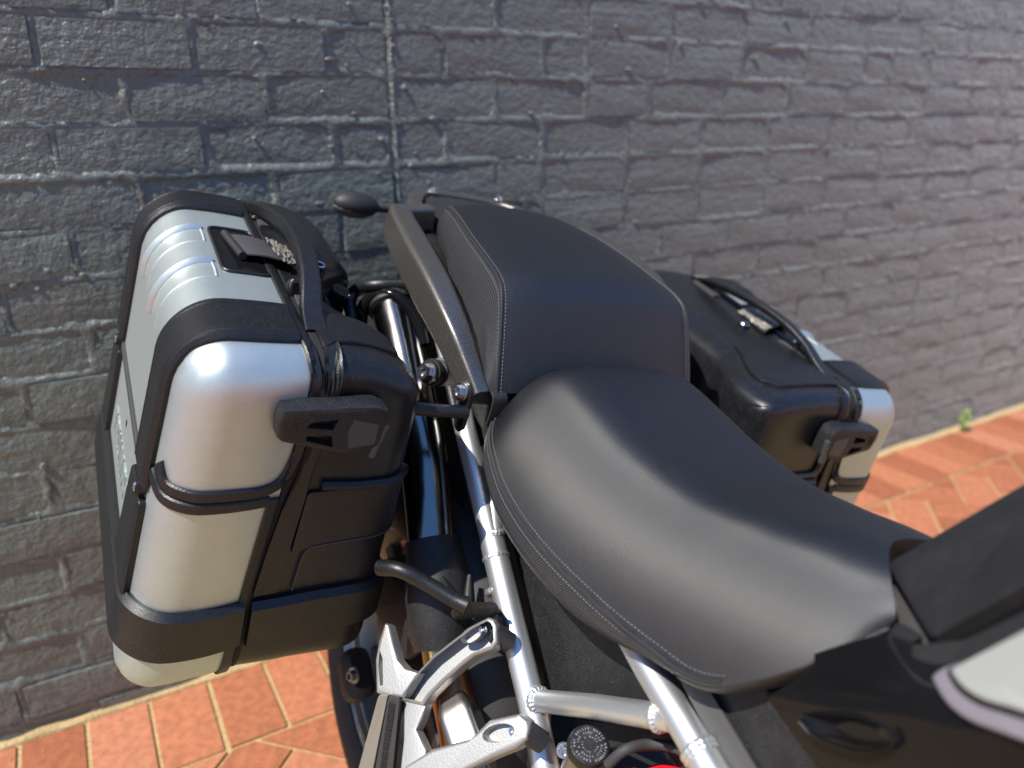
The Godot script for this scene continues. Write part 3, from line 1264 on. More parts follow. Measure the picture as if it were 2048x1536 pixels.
	put("contour_line", ribbon(on_front, spline([Vector3(0.165, -0.258, 0), Vector3(0.126, -0.259, 0), Vector3(0.048, -0.266, 0), Vector3(0.034, -0.270, 0), Vector3(0.028, -0.282, 0), Vector3(0.022, -0.334, 0)], 8), 0.0016, -0.001, 0.0062, 0.0005, 2), M.trim, t)
	put("shelf_edge", ribbon(on_front, spline([Vector3(0.034, -0.176, 0), Vector3(0.08, -0.178, 0), Vector3(0.135, -0.174, 0), Vector3(0.165, -0.170, 0)], 8), 0.012, -0.001, 0.009, 0.004), M.smooth, t)
	var in_line := PackedVector3Array()
	for k in 40:
		var x := lerpf(-0.026, 0.22, k / 39.0)
		in_line.append(Vector3(x, -0.378 + 0.006 * smoothstep(0.0, 0.14, x), 0))
	put("inner_bumper", ribbon(on_front, in_line, 0.072, -0.001, 0.014, 0.008, 8), M.plastic, t)
	make_latch(t)


# the L-shaped raised frame on the front of the inner shell
func frame_plate() -> Mb:
	var mb := Mb.new()
	panel(on_front, rounded([Vector3(0.019, 0.045, 0), Vector3(0.036, 0.045, 0), Vector3(0.036, -0.02, 0), Vector3(0.030, -0.10, 0), Vector3(0.020, -0.172, 0), Vector3(0.010, -0.262, 0), Vector3(0.006, -0.336, 0), Vector3(-0.026, -0.336, 0), Vector3(-0.018, -0.27, 0), Vector3(-0.008, -0.205, 0), Vector3(0.004, -0.172, 0), Vector3(0.014, -0.13, 0), Vector3(0.020, -0.05, 0)], 0.004, 3, 0.008), -0.001, 0.0055, 0.003, 6, mb)
	panel(on_front, rounded([Vector3(0.019, -0.184, 0), Vector3(0.137, -0.180, 0), Vector3(0.165, -0.178, 0), Vector3(0.165, -0.258, 0), Vector3(0.126, -0.258, 0), Vector3(0.040, -0.266, 0), Vector3(0.012, -0.276, 0)], 0.006, 3, 0.010), -0.001, 0.0052, 0.0025, 6, mb)
	return mb


func make_latch(t: Node3D) -> void:
	var z := 0.246
	var body := [Vector2(-0.0372, -0.0739), Vector2(-0.0331, -0.0574), Vector2(-0.0017, -0.0555), Vector2(0.0451, -0.0529), Vector2(0.0723, -0.0522), Vector2(0.0857, -0.058), Vector2(0.0888, -0.073), Vector2(0.0864, -0.1069), Vector2(0.0549, -0.1144), Vector2(0.0384, -0.115), Vector2(0.0103, -0.1078), Vector2(-0.0288, -0.0986), Vector2(-0.0345, -0.0935)]
	var slots := [[Vector2(-0.0008, -0.0725), Vector2(0.029, -0.0679), Vector2(0.0245, -0.0821), Vector2(-0.0063, -0.0792)], [Vector2(-0.0041, -0.0897), Vector2(0.0243, -0.0896), Vector2(0.0281, -0.1048), Vector2(-0.0038, -0.0955)]]
	var grip := [Vector2(0.0462, -0.0686), Vector2(0.0765, -0.075), Vector2(0.0763, -0.1019), Vector2(0.0459, -0.1067), Vector2(0.0418, -0.0846)]
	var x := Transform3D(Basis.IDENTITY, Vector3(0, 0, z))
	var o := put("latch", plate(body, slots, x, 0.028, 0.0055, 0.012), M.coarse, t, 30.0)
	put("grip_pad", plate(grip, [], Transform3D(Basis.IDENTITY, Vector3(0, 0, z + 0.0006)), 0.002, 0.0003), M.mesh_grille, o)
	for k in 3:
		var dx := 0.0045 * k
		put("chevron", ribbon(func(f: Vector2): return [Vector3(f.x, f.y, z), Vector3(0, 0, 1)], PackedVector3Array([Vector3(-0.0215 + dx, -0.068, 0), Vector3(-0.0245 + dx, -0.076, 0), Vector3(-0.0245 + dx, -0.086, 0)]), 0.0008, -0.0005, 0.0006, 0.0003), M.plastic, o)
	put("latch_end", lathe([Vector2(0.0002, 0.022), Vector2(0.004, 0.022), Vector2(0.005, 0.020), Vector2(0.005, -0.022), Vector2(0.004, -0.024), Vector2(0.0002, -0.024)], Vector3(0.083, -0.098, 0.241), Vector3(0.22, 1, 0), 16), M.trim, o)
	put("latch_base", box(Vector3(0.03, -0.098, 0.218), Vector3(0.085, 0.034, 0.014), 0.004), M.dark, o)


# ---------- the motorcycle ----------
func table(xs: Array, ys: Array, x: float) -> float:
	if x <= xs[0]:
		return ys[0]
	var n := xs.size()
	for i in n - 1:
		if x <= xs[i + 1]:
			var h: float = xs[i + 1] - xs[i]
			var slope := func(k: int) -> float:
				var l := maxi(k - 1, 0)
				var r := mini(k + 1, n - 1)
				return (ys[r] - ys[l]) / (xs[r] - xs[l])
			var u: float = (x - xs[i]) / h
			var m0: float = slope.call(i) * h
			var m1: float = slope.call(i + 1) * h
			var u2 := u * u
			var u3 := u2 * u
			return (2 * u3 - 3 * u2 + 1) * ys[i] + (u3 - 2 * u2 + u) * m0 + (3 * u2 - 2 * u3) * ys[i + 1] + (u3 - u2) * m1
	return ys[-1]


func stitches(path: PackedVector3Array, step: float, long: float, r: float) -> Mb:
	var mb := Mb.new()
	var left := 0.0
	for i in path.size() - 1:
		var a := path[i]
		var b := path[i + 1]
		var len := (b - a).length()
		while left < len:
			var c := a.lerp(b, left / len)
			var dir := (b - a).normalized()
			tube(PackedVector3Array([c - dir * long * 0.5, c - dir * long * 0.3, c + dir * long * 0.3, c + dir * long * 0.5]), r, 5, [0.3, 1.0, 1.0, 0.3], mb)
			left += step
		left -= len
	return mb


const RZ := [0.185, 0.20, 0.22, 0.245, 0.30, 0.38, 0.48, 0.565, 0.63, 0.68, 0.715]
const RW := [0.150, 0.168, 0.180, 0.187, 0.191, 0.188, 0.175, 0.160, 0.147, 0.124, 0.092]
const RC := [-0.036, -0.016, -0.006, -0.004, -0.007, -0.012, -0.006, 0.018, 0.040, 0.050, 0.048]
const RS := [-0.092, -0.100, -0.110, -0.120, -0.140, -0.150, -0.148, -0.138, -0.118, -0.052, 0.020]


func rider_point(a: float, v: float) -> Vector3:
	var notch := smoothstep(0.0, 1.0, absf(a))
	var z := lerpf(0.185, 0.648 + 0.067 * notch, v)
	var w := table(RZ, RW, z)
	var c := table(RZ, RC, z)
	var s := table(RZ, RS, z)
	var k := pow(absf(a), lerpf(4.4, 3.6, smoothstep(0.45, 0.65, z)))
	return Vector3(a * w, lerpf(c, s, k), z)


const PC := [Vector2(0.020, -0.235), Vector2(0.060, -0.225), Vector2(0.082, -0.205), Vector2(0.094, -0.165), Vector2(0.096, -0.10), Vector2(0.092, -0.03), Vector2(0.085, 0.05), Vector2(0.078, 0.102), Vector2(0.062, 0.131), Vector2(0.022, 0.158), Vector2(-0.030, 0.186), Vector2(-0.058, 0.198)]
const PW := [0.072, 0.092, 0.108, 0.122, 0.135, 0.147, 0.154, 0.159, 0.162, 0.165, 0.168, 0.168]
const PB := [Vector2(0.015, -0.225), Vector2(0.020, -0.21), Vector2(0.022, -0.19), Vector2(0.022, -0.15), Vector2(0.020, -0.09), Vector2(0.0, -0.03), Vector2(-0.024, 0.04), Vector2(-0.044, 0.085), Vector2(-0.055, 0.115), Vector2(-0.060, 0.14), Vector2(-0.062, 0.165), Vector2(-0.064, 0.18)]


func pick2(p: Array, u: float) -> Vector2:
	var x := clampf(u, 0, 1) * (p.size() - 1)
	var i := mini(int(x), p.size() - 2)
	var a: Vector2 = p[maxi(i - 1, 0)]
	var d: Vector2 = p[mini(i + 2, p.size() - 1)]
	return p[i].cubic_interpolate(p[i + 1], a, d, x - i)


func pillion_point(a: float, u: float) -> Vector3:
	var c := pick2(PC, u)
	var t := (pick2(PC, u + 0.01) - pick2(PC, u - 0.01)).normalized()
	var n := Vector2(t.y, -t.x)          # (y, z): turned outwards
	var x := clampf(u, 0, 1) * (PW.size() - 1)
	var i := mini(int(x), PW.size() - 2)
	var w := cubic_interpolate(PW[i], PW[i + 1], PW[maxi(i - 1, 0)], PW[mini(i + 2, PW.size() - 1)], x - i)
	var k := 0.016 * pow(absf(a), 3.0)
	if n.x < -0.2:
		n = -n
	return Vector3(a * w, c.x - absf(n.x) * k, c.y - n.y * k * 0.6)


func cover(point: Callable, na: int, nv: int, v0 := 0.0, v1 := 1.0) -> Mb:
	var mb := Mb.new()
	var rows := []
	var uvs := []
	var along := 0.0
	var last := Vector3.ZERO
	for j in nv:
		var v := lerpf(v0, v1, float(j) / (nv - 1))
		var row := PackedVector3Array()
		var uv := PackedVector2Array()
		var mid: Vector3 = point.call(0.0, v)
		if j > 0:
			along += (mid - last).length()
		last = mid
		for i in na:
			var p: Vector3 = point.call(lerpf(-1.0, 1.0, float(i) / (na - 1)), v)
			row.append(p)
			uv.append(Vector2(0, along))
		# metres across, from the middle outwards
		var m := na / 2
		var d := 0.0
		for i in range(m + 1, na):
			d += (row[i] - row[i - 1]).length()
			uv[i].x = d
		d = 0.0
		for i in range(m - 1, -1, -1):
			d += (row[i] - row[i + 1]).length()
			uv[i].x = -d
		rows.append(row)
		uvs.append(uv)
	mb.grid(rows, false, uvs)
	return mb


# rows of points to a mesh whose texture coordinates are metres along the rows and columns
func skirt(rows: Array) -> Mb:
	var mb := Mb.new()
	var uvs := []
	var y := 0.0
	for j in rows.size():
		var uv := PackedVector2Array()
		var x := 0.0
		if j > 0:
			y += (rows[j][rows[j].size() / 2] - rows[j - 1][rows[j].size() / 2]).length()
		for i in rows[j].size():
			if i > 0:
				x += (rows[0][i] - rows[0][i - 1]).length()
			uv.append(Vector2(x, y))
		uvs.append(uv)
	mb.grid(rows, false, uvs)
	return mb


func make_seats(t: Node3D) -> void:
	var seat := put("rider_seat", cover(rider_point, 57, 70), M.seat, t, 60.0)
	for s in [-1.0, 1.0]:
		# studded side panel under the seam, then the plain rolled edge of the nose
		var edge := PackedVector3Array()
		for k in 90:
			edge.append(rider_point(s, k / 89.0))
		var rows := []
		for j in 7:
			var d := j / 6.0
			var row := PackedVector3Array()
			for k in 74:
				var p := edge[k]
				var deep := 0.052 * smoothstep(0.66, 0.44, p.z) * smoothstep(0.16, 0.24, p.z) + 0.012
				row.append(p + Vector3(s * (0.006 * sin(PI * d) - 0.030 * d * d), -deep * d, -0.01 * d))
			rows.append(row)
		put("side_panel", skirt(rows), M.seat_side, seat, 60.0)
		var roll := []
		for j in 7:
			var d := j / 6.0
			var row := PackedVector3Array()
			for k in range(70, 90):
				var tan := (edge[mini(k + 1, 89)] - edge[k - 1]).normalized()
				var down := (Vector3.DOWN - tan * Vector3.DOWN.dot(tan)).normalized()
				row.append(edge[k] + Vector3(s * (0.007 * sin(PI * d) - 0.010 * d), 0, 0) + down * 0.014 * d)
			roll.append(row)
		put("rolled_edge", skirt(roll), M.seat, seat, 60.0)
		var seam := PackedVector3Array()
		var st1 := PackedVector3Array()
		var st2 := PackedVector3Array()
		for k in 76:
			var v := lerpf(0.03, 0.86, k / 75.0)
			seam.append(rider_point(s, v) + Vector3(s * 0.0008, 0.0, 0))
			st1.append(rider_point(s * 0.989, v) + Vector3(0, 0.0008, 0))
			st2.append(rider_point(s, v) + Vector3(s * 0.0012, -0.0065, -0.001))
		put("seam_piping", tube(seam, 0.0022, 8), M.seat_side, seat)
		var x := put("stitching", stitches(st1, 0.0050, 0.0036, 0.0008), M.thread, seat)
		x.set_meta("kind", "stuff")
		x = put("stitching", stitches(st2, 0.0050, 0.0036, 0.0008), M.thread, seat)
		x.set_meta("kind", "stuff")
	# front face of the nose and the pan underneath
	var nose := []
	for j in 6:
		var d := j / 5.0
		var row := PackedVector3Array()
		for k in 41:
			row.append(rider_point(lerpf(-1, 1, k / 40.0), 1.0) + Vector3(0, -0.035 * d, 0.005 * sin(PI * d) - 0.006 * d))
		nose.append(row)
	put("nose_edge", skirt(nose), M.seat, seat, 60.0)
	var back := []
	for j in 5:
		var d := j / 4.0
		var row := PackedVector3Array()
		for k in 41:
			row.append(rider_point(lerpf(-1, 1, k / 40.0), 0.0) + Vector3(0, -0.05 * d, 0.004 * sin(PI * d)))
		back.append(row)
	put("back_edge", skirt(back), M.seat, seat, 60.0)

	var pil := put("pillion_seat", cover(pillion_point, 49, 80), M.seat, t, 60.0)
	for s in [-1.0, 1.0]:
		var rows := []
		for j in 8:
			var d := j / 7.0
			var row := PackedVector3Array()
			for k in 80:
				var u := k / 79.0
				var p := pillion_point(s, u)
				var b := pick2(PB, u)
				var low := Vector3(p.x + s * 0.010, b.x, b.y)
				row.append(p.lerp(low, d) + Vector3(s * 0.008 * sin(PI * d), 0, 0))
			rows.append(row)
		put("side_panel", skirt(rows), M.seat_side, pil, 60.0)
		var seam := PackedVector3Array()
		var st1 := PackedVector3Array()
		var st2 := PackedVector3Array()
		for k in 80:
			var u := lerpf(0.06, 1.0, k / 79.0)
			seam.append(pillion_point(s, u) + Vector3(s * 0.0006, 0.0004, 0))
			st1.append(pillion_point(s * 0.968, u) + Vector3(0, 0.0008, 0))
			var b := pick2(PB, u)
			st2.append(pillion_point(s, u).lerp(Vector3(s * 0.15, b.x, b.y), 0.07) + Vector3(s * 0.003, 0, 0))
		put("seam_piping", tube(seam, 0.0022, 8), M.seat_side, pil)
		var x := put("stitching", stitches(st1, 0.0050, 0.0036, 0.0008), M.thread, pil)
		x.set_meta("kind", "stuff")
		x = put("stitching", stitches(st2, 0.0050, 0.0036, 0.0008), M.thread, pil)
		x.set_meta("kind", "stuff")


func weld(at: Vector3, axis: Vector3, r: float, bead: float, parent: Node3D) -> void:
	var z := axis.normalized()
	var x := z.cross(Vector3.UP if absf(z.y) < 0.9 else Vector3.RIGHT).normalized()
	var y := z.cross(x)
	var rows := []
	for k in 72:
		var a := TAU * k / 72.0
		var out := x * cos(a) + y * sin(a)
		var b := bead * (0.82 + 0.22 * absf(sin(a * 9.0)))
		var row := PackedVector3Array()
		for j in 8:
			var e := TAU * j / 8.0
			row.append(at + out * (r + b * cos(e)) + z * b * 1.4 * sin(e))
		rows.append(row)
	rows.append(rows[0])
	var mb := Mb.new()
	mb.grid(rows, true)
	put("weld_bead", mb, M.tube, parent, 80.0)


func make_motorcycle() -> void:
	var foot := Vector3(-0.10, -0.93, 0.12)
	var t := root("motorcycle", "black touring motorcycle leaning on its stand, seen from above its seat and rear", "motorcycle", Transform3D(BIKE, MID + BIKE * foot))
	t.set_meta("away", foot)
	make_seats(t)

	# grab rails either side of the passenger's seat
	for s in [-1.0, 1.0]:
		var rp := [Vector3(-0.19, 0.0413, -0.1898), Vector3(-0.202, 0.029, -0.0822), Vector3(-0.208, 0.014, 0.0188), Vector3(-0.208, -0.0099, 0.1002), Vector3(-0.2, -0.0391, 0.1451), Vector3(-0.19, -0.07, 0.1837)]
		var line := []
		if s > 0.0:
			rp = [Vector3(-0.172, 0.054, -0.19), Vector3(-0.186, 0.052, -0.12), Vector3(-0.193, 0.049, -0.04), Vector3(-0.192, 0.038, 0.03), Vector3(-0.185, 0.012, 0.09)]
		for p in rp:
			line.append(Vector3(-s * p.x, p.y, p.z))
		line.push_front(line[0] + Vector3(-s * 0.012, 0.004, -0.02))
		line.push_front(line[0] + Vector3(-s * 0.05, 0.006, -0.008))
		var rail := put("grab_rail", sweep(spline(line, 8), rounded([Vector3(-0.0145, -0.022, 0), Vector3(0.0145, -0.022, 0), Vector3(0.0125, 0.012, 0), Vector3(-0.0125, 0.012, 0)], 0.006, 4), Vector3.UP, [1.15, 1.25, 1.5, 1.65, 1.6, 1.35, 1.1, 0.95]), M.rail, t, 45.0)
		rail.set_meta("label", "grey metal grab rail")
	# tail body below the passenger's seat and the carrier plate behind it
	put("tail_body", slab(rounded([Vector3(-0.150, 0.018, -0.15), Vector3(-0.105, 0.040, -0.34), Vector3(0.105, 0.040, -0.34), Vector3(0.150, 0.018, -0.15), Vector3(0.14, -0.055, 0.16), Vector3(-0.14, -0.055, 0.16)], 0.02, 4), Vector3(0, 1, 0.1).normalized(), 0.10, 0.006), M.coarse, t)
	var car := put("luggage_carrier", sweep(spline([Vector3(-0.150, 0.040, -0.205), Vector3(-0.135, 0.046, -0.27), Vector3(-0.105, 0.048, -0.335), Vector3(-0.06, 0.046, -0.375), Vector3(0.06, 0.046, -0.375), Vector3(0.105, 0.048, -0.335), Vector3(0.135, 0.046, -0.27), Vector3(0.150, 0.040, -0.205)], 6), rect(0.026, 0.018, 0.005), Vector3.UP), M.rail, t)
	put("carrier_plate", slab(rounded([Vector3(-0.12, 0.046, -0.22), Vector3(-0.09, 0.050, -0.36), Vector3(0.09, 0.050, -0.36), Vector3(0.12, 0.046, -0.22)], 0.02, 4), Vector3.UP, 0.012, 0.003), M.dark, car)
	for p in [Vector3(0.075, 0.058, -0.365), Vector3(-0.07, 0.056, -0.355), Vector3(-0.04, 0.053, -0.25)]:
		put("carrier_bolt", bolt(p, Vector3.UP, 0.009), M.chrome, car)
	# turn signal on its stalk
	for s in [-1.0, 1.0]:
		var c := Vector3(s * 0.232, 0.031, -0.285)
		var ind := put("turn_signal", ball(c, Vector3(0.040, 0.021, 0.024), 20), M.dark, t)
		put("signal_stalk", tube([c + Vector3(-s * 0.03, 0, 0), c + Vector3(-s * 0.07, 0.002, 0.002), c + Vector3(-s * 0.12, 0.004, 0.002)], 0.0085, 12), M.rubber, ind)
		put("signal_lens", ball(c + Vector3(s * 0.003, -0.007, 0.0), Vector3(0.037, 0.0165, 0.022), 16), M.trim, ind)

	# rear frame
	var f1 := [Vector3(-0.158, -0.0367, -0.0735), Vector3(-0.155, -0.1097, 0.0376), Vector3(-0.152, -0.1845, 0.1401), Vector3(-0.15, -0.2587, 0.2555)]
	var f2 := [Vector3(-0.15, -0.2567, 0.2527), Vector3(-0.15, -0.3102, 0.3395), Vector3(-0.15, -0.3645, 0.4305), Vector3(-0.15, -0.4228, 0.5136)]
	put("frame_tube", tube(f1, 0.0158), M.tube, t)
	put("frame_tube", tube(f2, 0.0172), M.tube, t)
	weld(Vector3(-0.15, -0.2699, 0.2732), (f2[1] - f2[0]), 0.0168, 0.0022, t)
	weld(Vector3(-0.15, -0.2999, 0.3034), (f2[1] - f2[0]), 0.0172, 0.0034, t)
	put("frame_tube", tube([Vector3(-0.146, -0.2504, 0.2504), Vector3(-0.14, -0.2262, 0.2158), Vector3(-0.12, -0.1909, 0.1318)], 0.0128), M.tube, t)
	weld(Vector3(-0.146, -0.2466, 0.2466), Vector3(0, 1, -0.6), 0.013, 0.003, t)
	var g1 := [Vector3(-0.112, -0.1903, 0.4704), Vector3(-0.125, -0.1916, 0.5519), Vector3(-0.13, -0.1949, 0.6156), Vector3(-0.135, -0.2023, 0.6893)]
	put("frame_tube", tube(g1, 0.0165), M.tube, t)
	weld(Vector3(-0.131, -0.1984, 0.6446), g1[3] - g1[2], 0.0165, 0.0035, t)
	weld(Vector3(-0.131, -0.1992, 0.6496), g1[3] - g1[2], 0.0165, 0.0030, t)
	put("frame_tube", tube([Vector3(-0.148, -0.3655, 0.4301), Vector3(-0.142, -0.2784, 0.5189), Vector3(-0.132, -0.2008, 0.6051)], 0.0135), M.tube, t)
	weld(Vector3(-0.147, -0.355, 0.4405), Vector3(-0.142, -0.2784, 0.5189) - Vector3(-0.148, -0.3655, 0.4301), 0.014, 0.0040, t)
	weld(Vector3(-0.134, -0.2123, 0.5915), Vector3(-0.132, -0.2008, 0.6051) - Vector3(-0.142, -0.2784, 0.5189), 0.0138, 0.0032, t)
	# grey cover strip and black side covers ahead of it
	put("frame_cover", slab(PackedVector3Array([Vector3(-0.118, -0.1706, 0.5702), Vector3(-0.112, -0.1509, 0.5904), Vector3(-0.118, -0.1716, 0.7172), Vector3(-0.124, -0.1979, 0.6958)]), Vector3(-0.9, 0.4, 0.2).normalized(), 0.012, 0.003), M.trim, t)
	put("side_cover", slab(rounded([Vector3(-0.104, -0.1641, 0.5829), Vector3(-0.104, -0.0984, 0.6485), Vector3(-0.108, -0.1047, 0.685), Vector3(-0.112, -0.1018, 0.7283), Vector3(-0.116, -0.1019, 0.7742), Vector3(-0.116, -0.1797, 0.7167)], 0.004, 3), Vector3(-0.85, 0.5, 0.15).normalized(), 0.02, 0.004), M.coarse, t)
	put("side_cover", slab(rounded([Vector3(-0.1, -0.2719, 0.2121), Vector3(-0.095, -0.219, 0.2417), Vector3(-0.095, -0.209, 0.5129), Vector3(-0.098, -0.2375, 0.5707), Vector3(-0.112, -0.3837, 0.4185), Vector3(-0.108, -0.3188, 0.3095)], 0.004, 3), Vector3(-0.95, 0.25, 0.1).normalized(), 0.02, 0.004), M.coarse, t)
	put("side_cover", slab(rounded([Vector3(-0.1, -0.3782, 0.4597), Vector3(-0.1, -0.2483, 0.5884), Vector3(-0.1, -0.2509, 0.6115), Vector3(-0.11, -0.3813, 0.4957)], 0.004, 3), Vector3(-0.8, 0.6, 0.1).normalized(), 0.02, 0.004), M.coarse, t)
	# body that closes the inside of the frame
	put("airbox", box(Vector3(0.0, -0.20, 0.50), Vector3(0.165, 0.20, 0.42), 0.02), M.gap, t)
	put("battery_tray", box(Vector3(0.0, -0.12, 0.10), Vector3(0.20, 0.10, 0.40), 0.02), M.gap, t)
	put("swing_arm", box(Vector3(-0.02, -0.50, 0.42), Vector3(0.17, 0.10, 0.62), 0.03), M.dark, t)
	put("rear_shock", tube([Vector3(0, -0.42, 0.35), Vector3(0, -0.18, 0.42)], 0.035), M.dark, t)
	put("inner_mudguard", slab(PackedVector3Array([Vector3(-0.115, -0.10, 0.12), Vector3(-0.115, -0.10, -0.30), Vector3(-0.155, -0.40, -0.30), Vector3(-0.158, -0.42, 0.05), Vector3(-0.150, -0.36, 0.16)]), Vector3.LEFT, 0.2, 0.01), M.gap, t)
	put("gearbox", box(Vector3(0.0, -0.50, 0.86), Vector3(0.26, 0.44, 0.36), 0.05), M.dark, t)
	put("shock_reservoir", tube([Vector3(-0.1, -0.3062, 0.6219), Vector3(-0.1, -0.2921, 0.6181)], 0.030, 28), M.red, t)
	put("shock_reservoir", tube([Vector3(-0.1, -0.3593, 0.5823), Vector3(-0.1, -0.3436, 0.5762)], 0.026, 28), M.red, t)

	# exhaust: steel pipe, black clamp shroud, heat-tinted header with its shield
	var e := [Vector3(-0.205, -0.0713, -0.1149), Vector3(-0.205, -0.135, -0.0071), Vector3(-0.205, -0.2086, 0.1007), Vector3(-0.205, -0.2998, 0.1969)]
	var muf := put("muffler", tube(spline(e, 6), 0.0345, 32), M.steel, t)
	var tip: Vector3 = (e[0] - e[1]).normalized()
	put("end_cap", lathe([Vector2(0.024, 0.028), Vector2(0.034, 0.024), Vector2(0.040, 0.012), Vector2(0.041, -0.012), Vector2(0.0352, -0.016)], e[0], tip, 32), M.dark, muf)
	var sh := [Vector3(-0.205, -0.2968, 0.1951), Vector3(-0.206, -0.3283, 0.2316), Vector3(-0.206, -0.3684, 0.2667), Vector3(-0.206, -0.3991, 0.296)]
	var shroud := put("exhaust_shroud", tube(spline(sh, 6), 0.041, 32, [0.93, 1.0, 1.12, 1.05, 0.9]), M.coarse, muf)
	put("shroud_wing", slab(rounded([Vector3(-0.235, -0.3977, 0.1125), Vector3(-0.215, -0.308, 0.1962), Vector3(-0.222, -0.2956, 0.2957), Vector3(-0.24, -0.3356, 0.2671), Vector3(-0.235, -0.3774, 0.3071), Vector3(-0.24, -0.4455, 0.266), Vector3(-0.245, -0.4636, 0.1471)], 0.008, 4), Vector3(-0.8, 0.5, 0.3).normalized(), 0.012, 0.004, 0.006), M.coarse, shroud)
	put("shroud_rib", tube([Vector3(-0.18, -0.3009, 0.2675), Vector3(-0.19, -0.3268, 0.3), Vector3(-0.2, -0.3362, 0.3114)], 0.008, 12, [0.4, 1.0, 0.5]), M.coarse, shroud)
	var hd := [Vector3(-0.206, -0.3928, 0.2886), Vector3(-0.206, -0.4225, 0.3312), Vector3(-0.206, -0.4497, 0.3813), Vector3(-0.206, -0.4998, 0.4465)]
	var pipe := put("header_pipe", tube(spline(hd, 6), 0.0285, 28), M.bronze, muf)
	put("pipe_collar", tube([Vector3(-0.206, -0.3974, 0.295), Vector3(-0.206, -0.414, 0.3174)], 0.0300, 28), M.gold, pipe)
	put("heat_shield", sweep(spline([Vector3(-0.215, -0.4188, 0.3618), Vector3(-0.215, -0.4265, 0.391), Vector3(-0.215, -0.4364, 0.4283), Vector3(-0.215, -0.4632, 0.4712)], 4), rounded([Vector3(-0.026, -0.024, 0), Vector3(0.026, -0.024, 0), Vector3(0.022, 0.022, 0), Vector3(-0.022, 0.022, 0)], 0.010, 4), Vector3(-0.6, 0.7, 0.3), [0.7, 1.0, 1.0, 1.0, 1.0]), M.brushed, pipe)
	put("copper_edge", tube([Vector3(-0.225, -0.497, 0.2933), Vector3(-0.222, -0.5191, 0.3264), Vector3(-0.22, -0.545, 0.3746)], 0.007, 10), M.bronze, pipe)

	# pannier carrier: upper bent tube, front bracket with bolts, lower strut
	var ru := put("carrier_tube", tube(spline([Vector3(-0.265, -0.105, -0.1132), Vector3(-0.265, -0.083, -0.1404), Vector3(-0.255, -0.0641, -0.142), Vector3(-0.24, -0.045, -0.1136), Vector3(-0.205, -0.0351, -0.1017), Vector3(-0.185, -0.0312, -0.0947)], 6), 0.0105, 16), M.plastic, t)
	put("tube_collar", tube([Vector3(-0.197, -0.0327, -0.0977), Vector3(-0.18, -0.03, -0.0908)], 0.0135, 18), M.brushed, ru)
	put("bracket", box(Vector3(-0.165, -0.0328, -0.0927), Vector3(0.022, 0.06, 0.03), 0.006, null, Basis(Vector3(0, 0, 1), 0.3)), M.brushed, ru)
	put("bolt", bolt(Vector3(-0.19, -0.0169, -0.1035), Vector3(-0.5, 0.6, 0.6), 0.011), M.chrome, ru)
	put("carrier_tube", tube(spline([Vector3(-0.25, -0.1123, -0.1124), Vector3(-0.25, -0.0813, -0.1159), Vector3(-0.235, -0.0582, -0.1083), Vector3(-0.215, -0.0495, -0.0882), Vector3(-0.19, -0.0653, -0.0564), Vector3(-0.18, -0.0978, -0.0196)], 6), 0.010, 14), M.gloss, t)
	var lug := put("frame_lug", box(Vector3(-0.165, -0.1019, 0.056), Vector3(0.075, 0.034, 0.032), 0.008, null, Basis(Vector3(0, 0, 1), 0.12)), M.tube, t)
	put("bolt", bolt(Vector3(-0.212, -0.0947, 0.0752), Vector3(-1, 0.25, 0.35), 0.017), M.bolt, lug)
	put("washer", lathe([Vector2(0.0002, 0.0), Vector2(0.019, 0.0), Vector2(0.0195, -0.004), Vector2(0.0195, -0.009), Vector2(0.0160, -0.010), Vector2(0.0160, -0.014), Vector2(0.0190, -0.015), Vector2(0.0190, -0.019)], Vector3(-0.21, -0.0951, 0.0743), Vector3(-1, 0.25, 0.35), 26), M.dark, lug)
	var ear := put("carrier_plate", plate([Vector2(-0.014, 0.012), Vector2(-0.006, 0.020), Vector2(0.006, 0.020), Vector2(0.014, 0.010), Vector2(0.013, -0.046), Vector2(0.004, -0.054), Vector2(-0.006, -0.052), Vector2(-0.014, -0.042)], [], Transform3D(Basis(Vector3(0, 0.1, 1), Vector3(0, 1, 0), Vector3(-1, 0, 0.1)), Vector3(-0.205, -0.0753, 0.1746)), 0.006, 0.0015), M.plastic, t)
	put("bolt", bolt(Vector3(-0.21, -0.0716, 0.1721), Vector3(-1, 0.2, 0.35), 0.0125), M.bolt, ear)
	put("carrier_tube", tube([Vector3(-0.2, -0.0962, 0.1841), Vector3(-0.2, -0.0962, 0.1841) + Vector3(-0.06, 0, -0.008), Vector3(-0.2, -0.0962, 0.1841) + Vector3(-0.115, 0, -0.02)], 0.0088, 16), M.plastic, ear)
	put("spacer", tube([Vector3(-0.205, -0.0725, 0.1729), Vector3(-0.16, -0.0782, 0.1686)], 0.014, 20), M.dark, ear)
	put("seat_bracket", sweep(spline([Vector3(-0.165, -0.0621, 0.177), Vector3(-0.165, -0.0698, 0.1967), Vector3(-0.16, -0.1127, 0.1891), Vector3(-0.15, -0.0594, 0.1607)], 5), rect(0.004, 0.022, 0.001), Vector3.RIGHT), M.dark, t)
	var strut := put("pannier_strut", tube(spline([Vector3(-0.3, -0.2934, 0.2422), Vector3(-0.285, -0.2778, 0.2677), Vector3(-0.258, -0.2828, 0.2899), Vector3(-0.23, -0.2888, 0.3185), Vector3(-0.215, -0.2897, 0.3329)], 6), 0.0098, 16, [1.1, 1.0, 1.0, 1.0, 1.2]), M.plastic, t)
